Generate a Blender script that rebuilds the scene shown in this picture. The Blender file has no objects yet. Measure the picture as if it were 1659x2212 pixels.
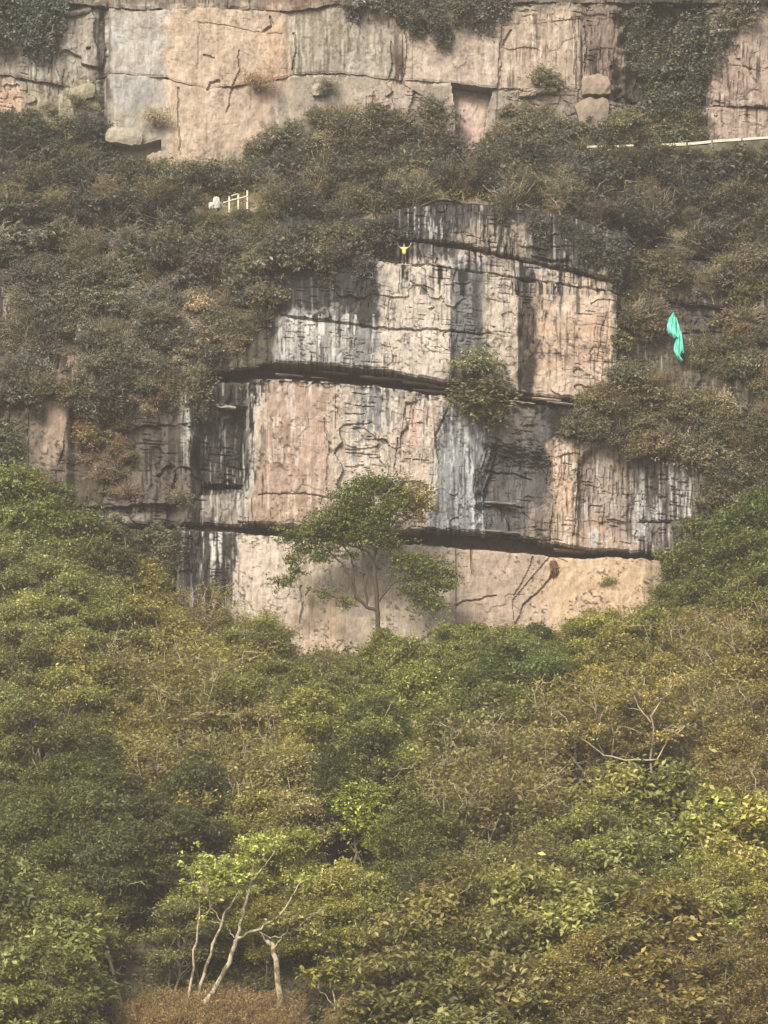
import bpy, math, random
import numpy as np
from mathutils import Vector, Matrix

random.seed(7)
RNG = np.random.default_rng(7)
SC = bpy.context.scene
COL = SC.collection

# ---------------------------------------------------------------- camera
CAM = np.array([0.0, -300.0, -40.0])
TARGET = np.array([0.0, 0.0, 11.5])
TANY = 0.1403
TANX = TANY * 0.75
cam_data = bpy.data.cameras.new('camera')
cam = bpy.data.objects.new('camera', cam_data)
COL.objects.link(cam)
cam.location = CAM
_d = Vector(TARGET - CAM)
cam.rotation_euler = _d.to_track_quat('-Z', 'Y').to_euler()
cam_data.sensor_fit = 'VERTICAL'
cam_data.angle_y = 2 * math.atan(TANY)
cam_data.clip_start = 1.0
cam_data.clip_end = 5000
SC.camera = cam
FWD = np.array(_d.normalized())
RIGHT = np.array([1.0, 0, 0])
UP = np.cross(RIGHT, FWD)

# ---------------------------------------------------------------- sky, sun, exposure
SUN_EL, SUN_AZ = math.radians(37), math.radians(-24)   # azimuth measured from the camera side, negative = left
world = bpy.data.worlds.new('World')
SC.world = world
world.use_nodes = True
nt = world.node_tree
bg = nt.nodes['Background']
sky = nt.nodes.new('ShaderNodeTexSky')
sky.sky_type = 'NISHITA'
sky.sun_disc = False
sky.sun_elevation = SUN_EL
sdir = Vector((math.sin(SUN_AZ) * math.cos(SUN_EL), -math.cos(SUN_AZ) * math.cos(SUN_EL), math.sin(SUN_EL)))
sky.sun_rotation = math.atan2(sdir.x, sdir.y)
sky.air_density = 1.0
sky.dust_density = 6.0
sky.ozone_density = 0.3
nt.links.new(sky.outputs[0], bg.inputs[0])
bg.inputs[1].default_value = 0.12
sun_d = bpy.data.lights.new('sun', 'SUN')
sun_d.energy = 2.2
sun_d.angle = math.radians(14)
sun_d.color = (1.0, 0.91, 0.79)
sun = bpy.data.objects.new('sun', sun_d)
COL.objects.link(sun)
sun.location = (0, -100, 150)
sun.rotation_euler = sdir.to_track_quat('Z', 'Y').to_euler()
vs = SC.view_settings
vs.view_transform = 'Standard'
vs.look = 'None'
vs.gamma = 1
vs.exposure = 1.28
SC.cycles.max_bounces = 4
SC.cycles.diffuse_bounces = 2
SC.cycles.transparent_max_bounces = 4
SC.cycles.volume_bounces = 0
SC.cycles.transmission_bounces = 2
SC.cycles.glossy_bounces = 1
SC.cycles.use_light_tree = False

# ---------------------------------------------------------------- pixels to places
# (u, v) are positions in a 1659 x 2212 copy of the photograph

def P(u, v, Y):
    u = np.asarray(u, float); v = np.asarray(v, float); Y = np.asarray(Y, float)
    a = (u - 829.5) / 829.5 * TANX
    b = (1106 - v) / 1106 * TANY
    d = FWD + a[..., None] * RIGHT + b[..., None] * UP
    t = (Y - CAM[1]) / d[..., 1]
    return CAM + d * t[..., None]


def pix(p):
    w = np.asarray(p, float) - CAM
    f = w @ FWD
    return (w @ RIGHT) / f / TANX * 829.5 + 829.5, 1106 - (w @ UP) / f / TANY * 1106


# ---------------------------------------------------------------- noise

def _h(ix, iy, s):
    n = (ix.astype(np.int64) * 374761393 + iy.astype(np.int64) * 668265263 + s * 974711) & 0xffffffff
    n = ((n ^ (n >> 13)) * 1274126177) & 0xffffffff
    n = ((n ^ (n >> 16)) * 2246822519) & 0xffffffff
    return ((n ^ (n >> 15)) & 0xffff) / 65535.0


def vn(x, y, s=0):
    ix = np.floor(x); iy = np.floor(y)
    fx = x - ix; fy = y - iy
    fx = fx * fx * (3 - 2 * fx); fy = fy * fy * (3 - 2 * fy)
    ix = ix.astype(np.int64); iy = iy.astype(np.int64)
    a = _h(ix, iy, s); b = _h(ix + 1, iy, s); c = _h(ix, iy + 1, s); d = _h(ix + 1, iy + 1, s)
    return (a * (1 - fx) + b * fx) * (1 - fy) + (c * (1 - fx) + d * fx) * fy


def fbm(x, y, s=0, o=4):
    r = 0; a = 0.5; t = 0
    for k in range(o):
        r = r + a * vn(x, y, s + k * 17); t += a
        x = x * 2.03 + 11.3; y = y * 2.03 + 5.7; a *= 0.55
    return r / t


def sst(a, b, x):
    t = np.clip((x - a) / (b - a), 0, 1)
    return t * t * (3 - 2 * t)


def inpoly(u, v, pts):
    m = np.zeros(u.shape, bool)
    n = len(pts)
    for i in range(n):
        x0, y0 = pts[i]; x1, y1 = pts[(i + 1) % n]
        if y0 == y1:
            continue
        c = ((y0 > v) != (y1 > v)) & (u < (x1 - x0) * (v - y0) / (y1 - y0) + x0)
        m ^= c
    return m


def curve(pts):
    xs = np.array([p[0] for p in pts], float); ys = np.array([p[1] for p in pts], float)
    return lambda u: np.interp(u, xs, ys)


# ---------------------------------------------------------------- meshes and materials

def mesh(name, V, F, mat=None, col=None, smooth=False):
    """V (n,3); F a (m,4) or (m,3) index array"""
    V = np.asarray(V, np.float32); F = np.asarray(F, np.int32)
    m = bpy.data.meshes.new(name)
    k = F.shape[1]
    m.vertices.add(len(V)); m.vertices.foreach_set('co', V.ravel())
    m.loops.add(F.size); m.loops.foreach_set('vertex_index', F.ravel())
    m.polygons.add(len(F)); m.polygons.foreach_set('loop_start', np.arange(0, F.size, k, dtype=np.int32))
    m.polygons.foreach_set('use_smooth', np.full(len(F), smooth))
    m.update(calc_edges=True)
    if col is not None:
        a = m.color_attributes.new('Col', 'FLOAT_COLOR', 'POINT')
        c = np.ones((len(V), 4), np.float32); c[:, :3] = col
        a.data.foreach_set('color', c.ravel())
    if mat:
        m.materials.append(mat)
    return m


def link(name, m, parent=None, **kw):
    o = bpy.data.objects.new(name, m)
    COL.objects.link(o)
    if parent is not None:
        o.parent = parent
    for k, v in kw.items():
        o[k] = v
    return o


def empty(name, loc=(0, 0, 0), rz=0.0, sc=(1, 1, 1)):
    o = bpy.data.objects.new(name, None)
    o.empty_display_size = 0.3
    COL.objects.link(o)
    o.location = loc; o.rotation_euler = (0, 0, rz); o.scale = sc
    return o


def tag(o, label, cat, group=None):
    o['label'] = label; o['category'] = cat
    if group:
        o['group'] = group
    return o


def lin(c):
    c = np.asarray(c, float) / 255.0
    return np.where(c <= 0.04045, c / 12.92, ((c + 0.055) / 1.055) ** 2.4)


class MB:
    """collects quads of one mesh"""
    def __init__(self):
        self.V = []; self.F = []; self.C = []; self.n = 0

    def add(self, V, F, c=None):
        V = np.asarray(V, float); F = np.asarray(F, int)
        self.V.append(V); self.F.append(F + self.n); self.n += len(V)
        if c is None:
            c = np.ones((len(V), 3))
        c = np.asarray(c, float)
        if c.ndim == 1:
            c = np.tile(c, (len(V), 1))
        self.C.append(c)

    def tube(self, pts, rad, sides=5, c=None, cap=True):
        pts = np.asarray(pts, float); k = len(pts)
        rad = np.broadcast_to(np.asarray(rad, float), (k,))
        t = np.gradient(pts, axis=0); t /= np.linalg.norm(t, axis=1)[:, None] + 1e-9
        ref = np.array([0.31, 0.9, 0.2]) if abs(t[0] @ np.array([0.31, 0.9, 0.2])) < 0.9 else np.array([1.0, 0, 0])
        a = np.cross(t, ref); a /= np.linalg.norm(a, axis=1)[:, None] + 1e-9
        b = np.cross(t, a)
        th = np.arange(sides) / sides * 2 * math.pi
        ring = pts[:, None, :] + rad[:, None, None] * (np.cos(th)[None, :, None] * a[:, None, :] + np.sin(th)[None, :, None] * b[:, None, :])
        V = ring.reshape(-1, 3)
        i = np.arange(k - 1)[:, None] * sides; j = np.arange(sides)[None, :]; j2 = (j + 1) % sides
        F = np.stack([i + j, i + j2, i + sides + j2, i + sides + j], -1).reshape(-1, 4)
        if cap:
            V = np.vstack([V, pts[-1:] + t[-1:] * rad[-1], pts[:1]])
            e = (k - 1) * sides
            top = np.array([[e + q, e + (q + 1) % sides, k * sides, k * sides] for q in range(sides)])
            bot = np.array([[(q + 1) % sides, q, k * sides + 1, k * sides + 1] for q in range(sides)])
            # fan caps as thin quads: reuse neighbour vertex to stay quad
            top[:, 3] = top[:, 2]; bot[:, 3] = bot[:, 2]
            top = np.array([[e + q, e + (q + 1) % sides, e + (q + 2) % sides, k * sides] for q in range(0, sides, 2)])
            F = np.vstack([F, top])
        self.add(V, F, c)

    def box(self, c, s, R=None, col=None, bev=0.0):
        c = np.asarray(c, float); s = np.asarray(s, float) / 2
        q = np.array([[x, y, z] for z in (-1, 1) for y in (-1, 1) for x in (-1, 1)], float) * s
        if R is not None:
            q = q @ np.asarray(R).T
        self.add(q + c, [[0, 2, 3, 1], [4, 5, 7, 6], [0, 1, 5, 4], [2, 6, 7, 3], [0, 4, 6, 2], [1, 3, 7, 5]], col)

    def build(self, name, mat, smooth=False):
        return mesh(name, np.vstack(self.V), np.vstack(self.F), mat, np.vstack(self.C), smooth)


def nodes(name):
    m = bpy.data.materials.new(name); m.use_nodes = True
    t = m.node_tree
    return m, t, t.nodes['Principled BSDF'], t.nodes['Material Output']


def N(t, kind, **kw):
    n = t.nodes.new(kind)
    for k, v in kw.items():
        if isinstance(k, str) and hasattr(n, k):
            setattr(n, k, v)
    return n


def noise_node(t, scale, detail=4, rough=0.6, coord='Object', stretch=None):
    tc = N(t, 'ShaderNodeTexCoord')
    nz = N(t, 'ShaderNodeTexNoise')
    nz.inputs['Scale'].default_value = scale
    nz.inputs['Detail'].default_value = detail
    nz.inputs['Roughness'].default_value = rough
    if stretch:
        mp = N(t, 'ShaderNodeMapping'); mp.inputs['Scale'].default_value = stretch
        t.links.new(tc.outputs[coord], mp.inputs[0]); t.links.new(mp.outputs[0], nz.inputs['Vector'])
    else:
        t.links.new(tc.outputs[coord], nz.inputs['Vector'])
    return nz


def ramp(t, src, a, b, lo=0.35, hi=0.65):
    r = N(t, 'ShaderNodeMapRange')
    r.inputs['From Min'].default_value = lo; r.inputs['From Max'].default_value = hi
    r.inputs['To Min'].default_value = a; r.inputs['To Max'].default_value = b
    t.links.new(src, r.inputs['Value'])
    return r.outputs[0]


def mulcol(t, c, f):
    m = N(t, 'ShaderNodeMix', data_type='RGBA', blend_type='MULTIPLY')
    m.inputs[0].default_value = 1.0
    t.links.new(c, m.inputs[6]); t.links.new(f, m.inputs[7])
    return m.outputs[2]


def rock_material():
    m, t, b, o = nodes('weathered_sandstone')
    at = N(t, 'ShaderNodeAttribute'); at.attribute_name = 'Col'
    n1 = noise_node(t, 1.1, 6, 0.65)
    n2 = noise_node(t, 5.0, 4, 0.7, stretch=(1, 1, 0.35))
    c = mulcol(t, at.outputs['Color'], ramp(t, n1.outputs[0], 0.82, 1.14))
    c = mulcol(t, c, ramp(t, n2.outputs[0], 0.80, 1.16))
    t.links.new(c, b.inputs['Base Color'])
    b.inputs['Roughness'].default_value = 0.92
    b.inputs['Specular IOR Level'].default_value = 0.12
    bp = N(t, 'ShaderNodeBump'); bp.inputs['Strength'].default_value = 0.5; bp.inputs['Distance'].default_value = 0.10
    n3 = noise_node(t, 2.6, 7, 0.7, stretch=(1, 1, 0.6))
    t.links.new(n3.outputs[0], bp.inputs['Height']); t.links.new(bp.outputs[0], b.inputs['Normal'])
    return m


def leaf_material(name, trans=0.4):
    m, t, b, o = nodes(name)
    oi = N(t, 'ShaderNodeObjectInfo')
    at = N(t, 'ShaderNodeAttribute'); at.attribute_name = 'Col'
    c = mulcol(t, oi.outputs['Color'], at.outputs['Color'])
    t.links.new(c, b.inputs['Base Color'])
    b.inputs['Roughness'].default_value = 0.5
    b.inputs['Specular IOR Level'].default_value = 0.35
    tr = N(t, 'ShaderNodeBsdfTranslucent'); t.links.new(c, tr.inputs[0])
    mx = N(t, 'ShaderNodeMixShader'); mx.inputs[0].default_value = trans
    t.links.new(b.outputs[0], mx.inputs[1]); t.links.new(tr.outputs[0], mx.inputs[2])
    t.links.new(mx.outputs[0], o.inputs[0])
    return m


def plain(name, rgb, rough=0.8, var=0.25, scale=3.0, stretch=None, spec=0.2):
    m, t, b, o = nodes(name)
    rg = N(t, 'ShaderNodeRGB'); rg.outputs[0].default_value = (*rgb, 1)
    nz = noise_node(t, scale, 5, 0.65, stretch=stretch)
    t.links.new(mulcol(t, rg.outputs[0], ramp(t, nz.outputs[0], 1 - var, 1 + var)), b.inputs['Base Color'])
    b.inputs['Roughness'].default_value = rough
    b.inputs['Specular IOR Level'].default_value = spec
    bp = N(t, 'ShaderNodeBump'); bp.inputs['Strength'].default_value = 0.4; bp.inputs['Distance'].default_value = 0.03
    t.links.new(nz.outputs[0], bp.inputs['Height']); t.links.new(bp.outputs[0], b.inputs['Normal'])
    return m


def bark_material(name, rgb, dark, th=(0.5, 0.62)):
    m, t, b, o = nodes(name)
    nz = noise_node(t, 2.4, 5, 0.7, stretch=(1, 1, 0.6))
    mx = N(t, 'ShaderNodeMix', data_type='RGBA')
    mx.inputs[6].default_value = (*rgb, 1); mx.inputs[7].default_value = (*dark, 1)
    t.links.new(ramp(t, nz.outputs[0], 0, 1, *th), mx.inputs[0])
    t.links.new(mx.outputs[2], b.inputs['Base Color'])
    b.inputs['Roughness'].default_value = 0.9
    b.inputs['Specular IOR Level'].default_value = 0.1
    return m


M_ROCK = rock_material()
M_LEAF = leaf_material('leaves')
M_SOIL = plain('forest_floor_soil', (0.050, 0.042, 0.026), 0.95, 0.5, 0.6)
M_BENCH = plain('dry_terrace_soil', (0.12, 0.10, 0.07), 0.95, 0.4, 0.8)
M_BARK_D = bark_material('dark_bark', (0.05, 0.04, 0.028), (0.025, 0.02, 0.014))
M_BARK_M = bark_material('brown_grey_bark', (0.17, 0.14, 0.10), (0.07, 0.055, 0.04))
M_BARK_P = bark_material('pale_mottled_bark', (0.27, 0.24, 0.175), (0.085, 0.075, 0.045), (0.47, 0.58))
M_TWIG_P = bark_material('pale_dry_twigs', (0.31, 0.27, 0.185), (0.16, 0.135, 0.09))
M_WHITE = plain('chalky_white_paint', (0.44, 0.41, 0.35), 0.7, 0.15, 4)
M_CONC = plain('pale_concrete', (0.36, 0.34, 0.29), 0.85, 0.2, 1.5)

# ================================================================ the rock: shapes
DU = 2.3
U0, U1 = -190, 1850
LOW_Y, UP_Y = 0.0, 16.0

rim = curve([(-200, 470), (0, 470), (300, 455), (560, 455), (700, 470), (820, 470), (860, 448), (950, 430), (1100, 440), (1250, 470), (1400, 520), (1659, 560), (1900, 570)])
A1 = curve([(-200, 500), (560, 505), (700, 520), (820, 517), (900, 516), (1000, 527), (1150, 563), (1340, 606), (1500, 640), (1900, 690)])
A2 = curve([(-200, 545), (560, 550), (700, 560), (830, 562), (870, 571), (930, 572), (1000, 581), (1150, 604), (1340, 632), (1500, 665), (1900, 715)])
B1 = curve([(-200, 835), (0, 838), (150, 842), (420, 812), (500, 793), (570, 784), (640, 786), (720, 792), (820, 800), (900, 815), (975, 828), (1040, 838), (1100, 846), (1220, 860), (1400, 885), (1900, 930)])
B2 = curve([(-200, 842), (0, 845), (150, 850), (420, 826), (500, 818), (560, 818), (640, 821), (720, 827), (820, 836), (900, 847), (975, 858), (1040, 862), (1100, 868), (1220, 878), (1400, 898), (1900, 945)])
C1 = curve([(-200, 1105), (120, 1110), (200, 1128), (390, 1130), (440, 1123), (500, 1132), (560, 1131), (640, 1136), (760, 1142), (860, 1149), (930, 1143), (1000, 1147), (1070, 1152), (1130, 1160), (1190, 1174), (1240, 1186), (1330, 1190), (1430, 1200), (1520, 1212), (1900, 1245)])
C2 = curve([(-200, 1112), (120, 1118), (200, 1138), (390, 1146), (440, 1147), (500, 1151), (560, 1156), (640, 1166), (760, 1173), (860, 1178), (930, 1181), (1000, 1185), (1070, 1191), (1130, 1197), (1190, 1204), (1240, 1208), (1330, 1206), (1430, 1212), (1520, 1224), (1900, 1258)])
BOT = curve([(-200, 1480), (1900, 1480)])
UTOP = curve([(-200, -230), (1900, -230)])
UT2 = curve([(-200, 0), (150, 8), (300, 22), (420, 16), (620, 26), (740, 10), (900, 4), (1900, 10)])
UMID = curve([(-200, 140), (0, 158), (60, 168), (110, 176), (165, 186), (232, 156), (300, 161), (360, 168), (410, 186), (450, 193), (540, 180), (600, 170), (640, 160), (740, 158), (800, 164), (860, 172), (970, 177), (1060, 191), (1150, 194), (1250, 190), (1320, 214), (1400, 220), (1530, 225), (1640, 232), (1900, 240)])
UBOT = curve([(-200, 400), (300, 385), (1900, 400)])


def bump1(u, c, w):
    return np.exp(-((u - c) / w) ** 2)


def step(u, a, s=6):
    return sst(a - s, a + s, u)


def band(u, a, b, s=6):
    return step(u, a, s) * (1 - step(u, b, s))


def cells(u, v, wu, wv, seed, warp=0.35):
    """blocky joints: a random level for each cell of a brick-like grid, and the distance to its joints"""
    wu2 = u + (fbm(u / 40, v / 60, seed + 5, 2) - 0.5) * wu * warp * 2
    wv2 = v - 0.085 * u + (fbm(u / 50, v / 30, seed + 6, 2) - 0.5) * wv * warp * 2
    r = np.floor(wv2 / wv)
    sh = _h(r.astype(np.int64), np.zeros_like(r, dtype=np.int64), seed) * wu * 7
    q = (wu2 + sh) / wu
    c = np.floor(q)
    lev = _h(c.astype(np.int64), r.astype(np.int64), seed + 1)
    du = np.minimum(q - c, 1 - q + c) * wu
    fv = wv2 / wv - r
    dv = np.minimum(fv, 1 - fv) * wv
    return lev, du, dv


CRACKS = []   # (polyline, half width, depth)


def crack_field(u, v):
    d = np.zeros(u.shape)
    for pts, w, dep in CRACKS:
        pu = [p[0] for p in pts]; pv = [p[1] for p in pts]
        sel = (u > min(pu) - 12) & (u < max(pu) + 12) & (v > min(pv) - 12) & (v < max(pv) + 12)
        if not sel.any():
            continue
        uu = u[sel] + (fbm(u[sel] / 14, v[sel] / 14, 91, 2) - 0.5) * 7
        vv = v[sel] + (fbm(u[sel] / 14, v[sel] / 14, 92, 2) - 0.5) * 7
        dist = np.full(uu.shape, 1e9)
        for (x0, y0), (x1, y1) in zip(pts[:-1], pts[1:]):
            L = (x1 - x0) ** 2 + (y1 - y0) ** 2
            t = np.clip(((uu - x0) * (x1 - x0) + (vv - y0) * (y1 - y0)) / L, 0, 1)
            dist = np.minimum(dist, np.hypot(uu - x0 - t * (x1 - x0), vv - y0 - t * (y1 - y0)))
        d[sel] = np.maximum(d[sel], dep * (1 - sst(w * 0.4, w, dist)))
    return d


def rough(u, v, seed, block=1.0, fine=1.0):
    l1, du1, dv1 = cells(u, v, 78, 110, seed, 0.6)
    g = 0.085 * u
    y = (l1 - 0.5) * 0.62 * block
    on = sst(.45, .6, fbm(u / 35, v / 35, seed + 60, 2))
    y += 0.12 * block * on * (1 - sst(0, 3.0, du1)) + 0.10 * block * on * (1 - sst(0, 2.6, dv1))
    # thin partings along the bedding, short and broken, and upright cracks
    hz = sst(.72, .82, vn(u / 26, (v - g) / 3.4, seed + 30)) * sst(.48, .66, fbm(u / 60, v / 40, seed + 31, 2))
    vc = sst(.70, .80, vn(u / 3.2 + 0.03 * v, v / 30, seed + 32)) * sst(.45, .62, fbm(u / 50, v / 60, seed + 33, 2))
    bk = np.clip(block * 1.05 - .05, 0.06, 1)
    y += bk * (0.20 * hz + 0.17 * vc)
    fl = sst(.5, .54, vn(u / 22 + 5, (v - g) / 16, seed + 34))       # flakes that stand proud
    y -= 0.08 * bk * fl
    y += (fbm(u / 34, v / 46, seed + 3, 5) - 0.5) * 0.6 * fine
    y += (fbm(u / 6, v / 14, seed + 4, 3) - 0.5) * 0.17 * fine * bk
    return y


SMOOTH = [  # (polygon, how much of the block relief stays)
    ([(556, 822), (725, 832), (720, 1140), (530, 1135)], 0.2),
    ([(500, 1160), (640, 1165), (640, 1480), (480, 1480)], 0.25),
    ([(640, 1165), (1430, 1210), (1430, 1480), (640, 1480)], 0.18),
    ([(60, 860), (155, 860), (120, 1010), (60, 1010)], 0.1),
    ([(940, 900), (1050, 900), (1040, 1150), (930, 1140)], 0.4),
    ([(235, 15), (860, 15), (860, 160), (600, 345), (235, 345)], 0.12), ([(816, 570), (978, 570), (978, 830), (816, 820)], 0.5),
    ([(870, 40), (1080, 60), (1070, 300), (870, 180)], 0.15),
    ([(1080, 60), (1260, 40), (1260, 190), (1080, 190)], 0.35),
]


def block_amount(u, v):
    k = np.ones(u.shape)
    for pts, f in SMOOTH:
        k = np.where(inpoly(u, v, pts), f, k)
    return k


def blur_poly(u, v, pts, wob=8, seed=3, soft=8):
    uu = u + (fbm(u / 20, v / 20, seed, 3) - 0.5) * 2 * wob
    vv = v + (fbm(u / 20, v / 20, seed + 9, 3) - 0.5) * 2 * wob
    a = np.zeros(u.shape)
    for k in range(12):
        a += inpoly(uu + soft * math.cos(k * 2.4) * (k / 12) ** .5, vv + soft * math.sin(k * 2.4) * (k / 12) ** .5, pts)
    return a / 12


def soft_poly(u, v, pts, wob=8, seed=3):
    uu = u + (fbm(u / 20, v / 20, seed, 3) - 0.5) * 2 * wob
    vv = v + (fbm(u / 20, v / 20, seed + 9, 3) - 0.5) * 2 * wob
    return inpoly(uu, vv, pts)


def lean(u, v):
    """how far the vegetated shoulders of the lower cliff lie back, in metres"""
    left = (1 - step(u, 540, 60)) * np.clip((838 - v) / 25.9, 0, 15) * 0.42
    right = step(u, 1360, 50) * np.clip((900 - v) / 25.9, 0, 14) * 0.30
    return left + right


def f_top(u, v):      # bed above ledge A
    y = 0.05 + lean(u, v) + rough(u, v, 11) + np.clip((520 - v) / 25.9, 0, 4) * 0.15
    return y


def f_strip(u, v):
    return 0.5 + lean(u, v) + rough(u, v, 12, 0.6)


def f_bed4(u, v):
    y = -0.55 + lean(u, v) + rough(u, v, 13, 0.8) * 0.85
    y += 0.9 * (1 - step(u, 592, 5)) + 0.18 * band(u, 600, 815, 4) + 0.35 * band(u, 975, 1046, 4) + 0.6 * band(u, 1122, 1158, 5)
    y += 0.4 * step(u, 1336, 6)
    y += 0.25 * sst(720, 800, v) * band(u, 980, 1340)
    y -= 0.12 * sst(690, 720, v + -0.09 * (u - 600)) * band(u, 600, 980)
    return y


def f_recB(u, v):
    return 2.6 + lean(u, v) + rough(u, v, 14, 0.5) * 0.7 + 0.5 * np.sin(v / 4.2 + u / 90.0) * 0.5


def f_bed3(u, v):
    y = -0.2 + rough(u, v, 15, block_amount(u, v)) * 0.9
    y += 1.6 * (1 - step(u, 541 - (v - 820) * 0.06, 4)) - 0.9 * band(u, 384, 416, 8) - 0.5 * (1 - step(u, 150, 10))
    y += 0.5 * band(u, 150, 280, 10)
    alcove = blur_poly(u, v, [(1060, 960), (1120, 985), (1175, 990), (1192, 1030), (1182, 1085), (1140, 1130), (1120, 1160), (1046, 1155), (1036, 1060)], 9, 31, 18)
    y += 1.5 * alcove
    y += 0.4 * band(u, 950, 1050, 12) * sst(880, 950, v)
    y -= 0.35 * band(u, 1193, 1248, 6)
    arch = blur_poly(u, v, [(1250, 1000), (1300, 960), (1370, 975), (1390, 1080), (1350, 1165), (1300, 1140), (1252, 1150)], 6, 33)
    y += 0.6 * arch
    y -= 0.4 * band(u, 1372, 1398, 6)
    box = blur_poly(u, v, [(425, 885), (530, 870), (535, 1010), (530, 1040), (440, 1040), (420, 1000)], 3, 35)
    y += 1.2 * box
    slot = soft_poly(u, v, [(432, 1036), (520, 1036), (520, 1056), (432, 1062)], 2, 36)
    y += 1.4 * slot
    ledge = inpoly(u, v, [(130, 1076), (380, 1076), (380, 1086), (130, 1090)])
    y -= 0.9 * ledge
    return y


def f_recC(u, v):
    return 2.4 + rough(u, v, 16, 0.4) * 0.6


def f_bed2(u, v):
    y = -0.5 + rough(u, v, 17, block_amount(u, v)) * 0.75
    y -= np.clip((v - 1170) / 25.9, 0, 14) * 0.10
    y += 0.7 * (1 - step(u, 380, 8))
    # oblique fresh-broken facets right of the lone tree
    fac = inpoly(u, v, [(985, 1180), (1188, 1200), (1170, 1250), (1105, 1290), (1120, 1360), (985, 1340)])
    y += 0.28 * fac - 0.0016 * np.clip(u - 985, 0, 200) * fac
    fac2 = inpoly(u, v, [(1190, 1200), (1225, 1215), (1150, 1330), (1112, 1368), (1105, 1300)])
    y += 0.15 * fac2
    y += 0.35 * step(u, 1432, 6)
    return y


def f_up_cap(u, v):
    return -0.3 + rough(u, v, 21, 0.8) + np.clip(-v / 25.9, 0, 9) * 0.06


def f_up1(u, v):
    y = rough(u, v, 22, block_amount(u, v)) * 0.9
    y += 0.4 * (1 - step(u, 232, 12)) + 0.45 * bump1(u + 14 * (fbm(u / 30, v / 14, 71, 2) - .5), 222, 9) - 0.12 * band(u + 10 * (fbm(u / 30, v / 20, 72, 2) - .5), 362, 620, 12) + 0.1 * bump1(u, 628, 12)
    y += 0.15 * bump1(u, 868, 16) + 0.4 * band(u, 1258, 1345, 8) + 2.2 * band(u + 60 * (fbm(u / 40, v / 40, 73, 3) - .5), 1345, 1525, 22)
    y += 0.15 * band(u, 1080, 1092, 6) + 0.3 * bump1(u, 160, 25)
    return y


def f_up2(u, v):
    y = 0.14 + rough(u, v, 23, block_amount(u, v) * 0.8) * 0.9
    y += 0.6 * (1 - step(u, 228, 5)) + 0.6 * bump1(u + 14 * (fbm(u / 30, v / 14, 71, 2) - .5), 224, 10) - 0.12 * band(u, 362, 470, 14)
    notch = inpoly(u, v, [(975, 176), (1062, 190), (1062, 204), (1052, 235), (1040, 330), (980, 330), (985, 250)])
    y += 1.7 * notch
    y += 2.2 * band(u + 60 * (fbm(u / 40, v / 40, 73, 3) - .5), 1345, 1525, 22)
    scoop = soft_poly(u, v, [(225, 300), (290, 318), (345, 300), (350, 340), (330, 400), (225, 400)], 3, 41)
    y += 1.2 * scoop
    y += np.clip((v - 300) / 25.9, 0, 5) * 0.25
    return y


CRACKS += [
    ([(u_, float(A1(u_)) + 3) for u_ in range(820, 1345, 40)], 4.0, 0.5), ([(u_, float(A2(u_)) + 3) for u_ in range(820, 1345, 40)], 3.6, 0.5),
    ([(608, 683), (700, 695), (800, 709), (860, 712), (990, 718), (1062, 724)], 3.2, 0.35),
    ([(880, 572), (884, 610), (912, 622), (935, 630)], 2.2, 0.2),
    ([(700, 905), (712, 960), (705, 1050), (715, 1080)], 2.4, 0.2),
    ([(560, 1070), (640, 1066), (715, 1076)], 2.4, 0.22),
    ([(860, 950), (850, 1010), (862, 1040)], 2.4, 0.2),
    ([(1018, 1186), (1020, 1215), (1022, 1242)], 3.0, 0.3),
    ([(985, 1310), (1000, 1302), (1040, 1296), (1070, 1288)], 2.6, 0.25),
    ([(1150, 1205), (1140, 1240), (1110, 1290)], 2.4, 0.18),
    ([(1200, 1240), (1175, 1270), (1130, 1310), (1110, 1366)], 3.0, 0.25),
    ([(650, 1270), (655, 1320), (650, 1350)], 3.0, 0.25),
    ([(660, 1290), (672, 1278), (690, 1284)], 2.6, 0.2),
    ([(950, 1000), (940, 940), (965, 890), (975, 870)], 3.0, 0.3),
    ([(1085, 60), (1083, 120), (1080, 185)], 2.6, 0.22),
    ([(1085, 100), (1098, 75), (1105, 65)], 2.8, 0.3),
    ([(1238, 40), (1245, 90), (1242, 160)], 2.4, 0.18),
    ([(1262, 55), (1270, 100), (1262, 150)], 2.6, 0.3),
    ([(432, 50), (430, 100), (428, 150)], 2.0, 0.1),
    ([(515, 110), (518, 150), (508, 175), (500, 200), (490, 240)], 2.4, 0.22),
    ([(430, 48), (500, 58), (560, 70), (610, 72)], 2.0, 0.1),
    ([(585, 35), (590, 55), (570, 68)], 3.0, 0.3),
    ([(635, 70), (640, 110), (632, 150)], 2.4, 0.25),
    ([(440, 120), (462, 127)], 2.6, 0.25),
    ([(450, 193), (455, 178), (475, 175)], 3.0, 0.3),
    ([(385, 190), (386, 260), (390, 330)], 2.4, 0.2),
    ([(845, 90), (850, 140), (842, 165)], 2.6, 0.25),
    ([(875, 60), (880, 120), (872, 165)], 2.6, 0.25),
    ([(1190, 1000), (1196, 1090), (1188, 1170)], 3.0, 0.3),
    ([(1250, 1000), (1246, 1090), (1240, 1160)], 2.6, 0.25),
    ([(1380, 1130), (1430, 1128), (1530, 1120)], 3.0, 0.4),
    ([(1050, 1090), (1100, 1086), (1130, 1092)], 3.0, 0.4),
    ([(1050, 1012), (1110, 1018), (1150, 1030)], 2.6, 0.3),
    ([(1400, 715), (1500, 705), (1600, 712), (1659, 720)], 3.0, 0.4),
    ([(1340, 640), (1342, 720), (1335, 800)], 3.5, 0.4),
]

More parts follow.
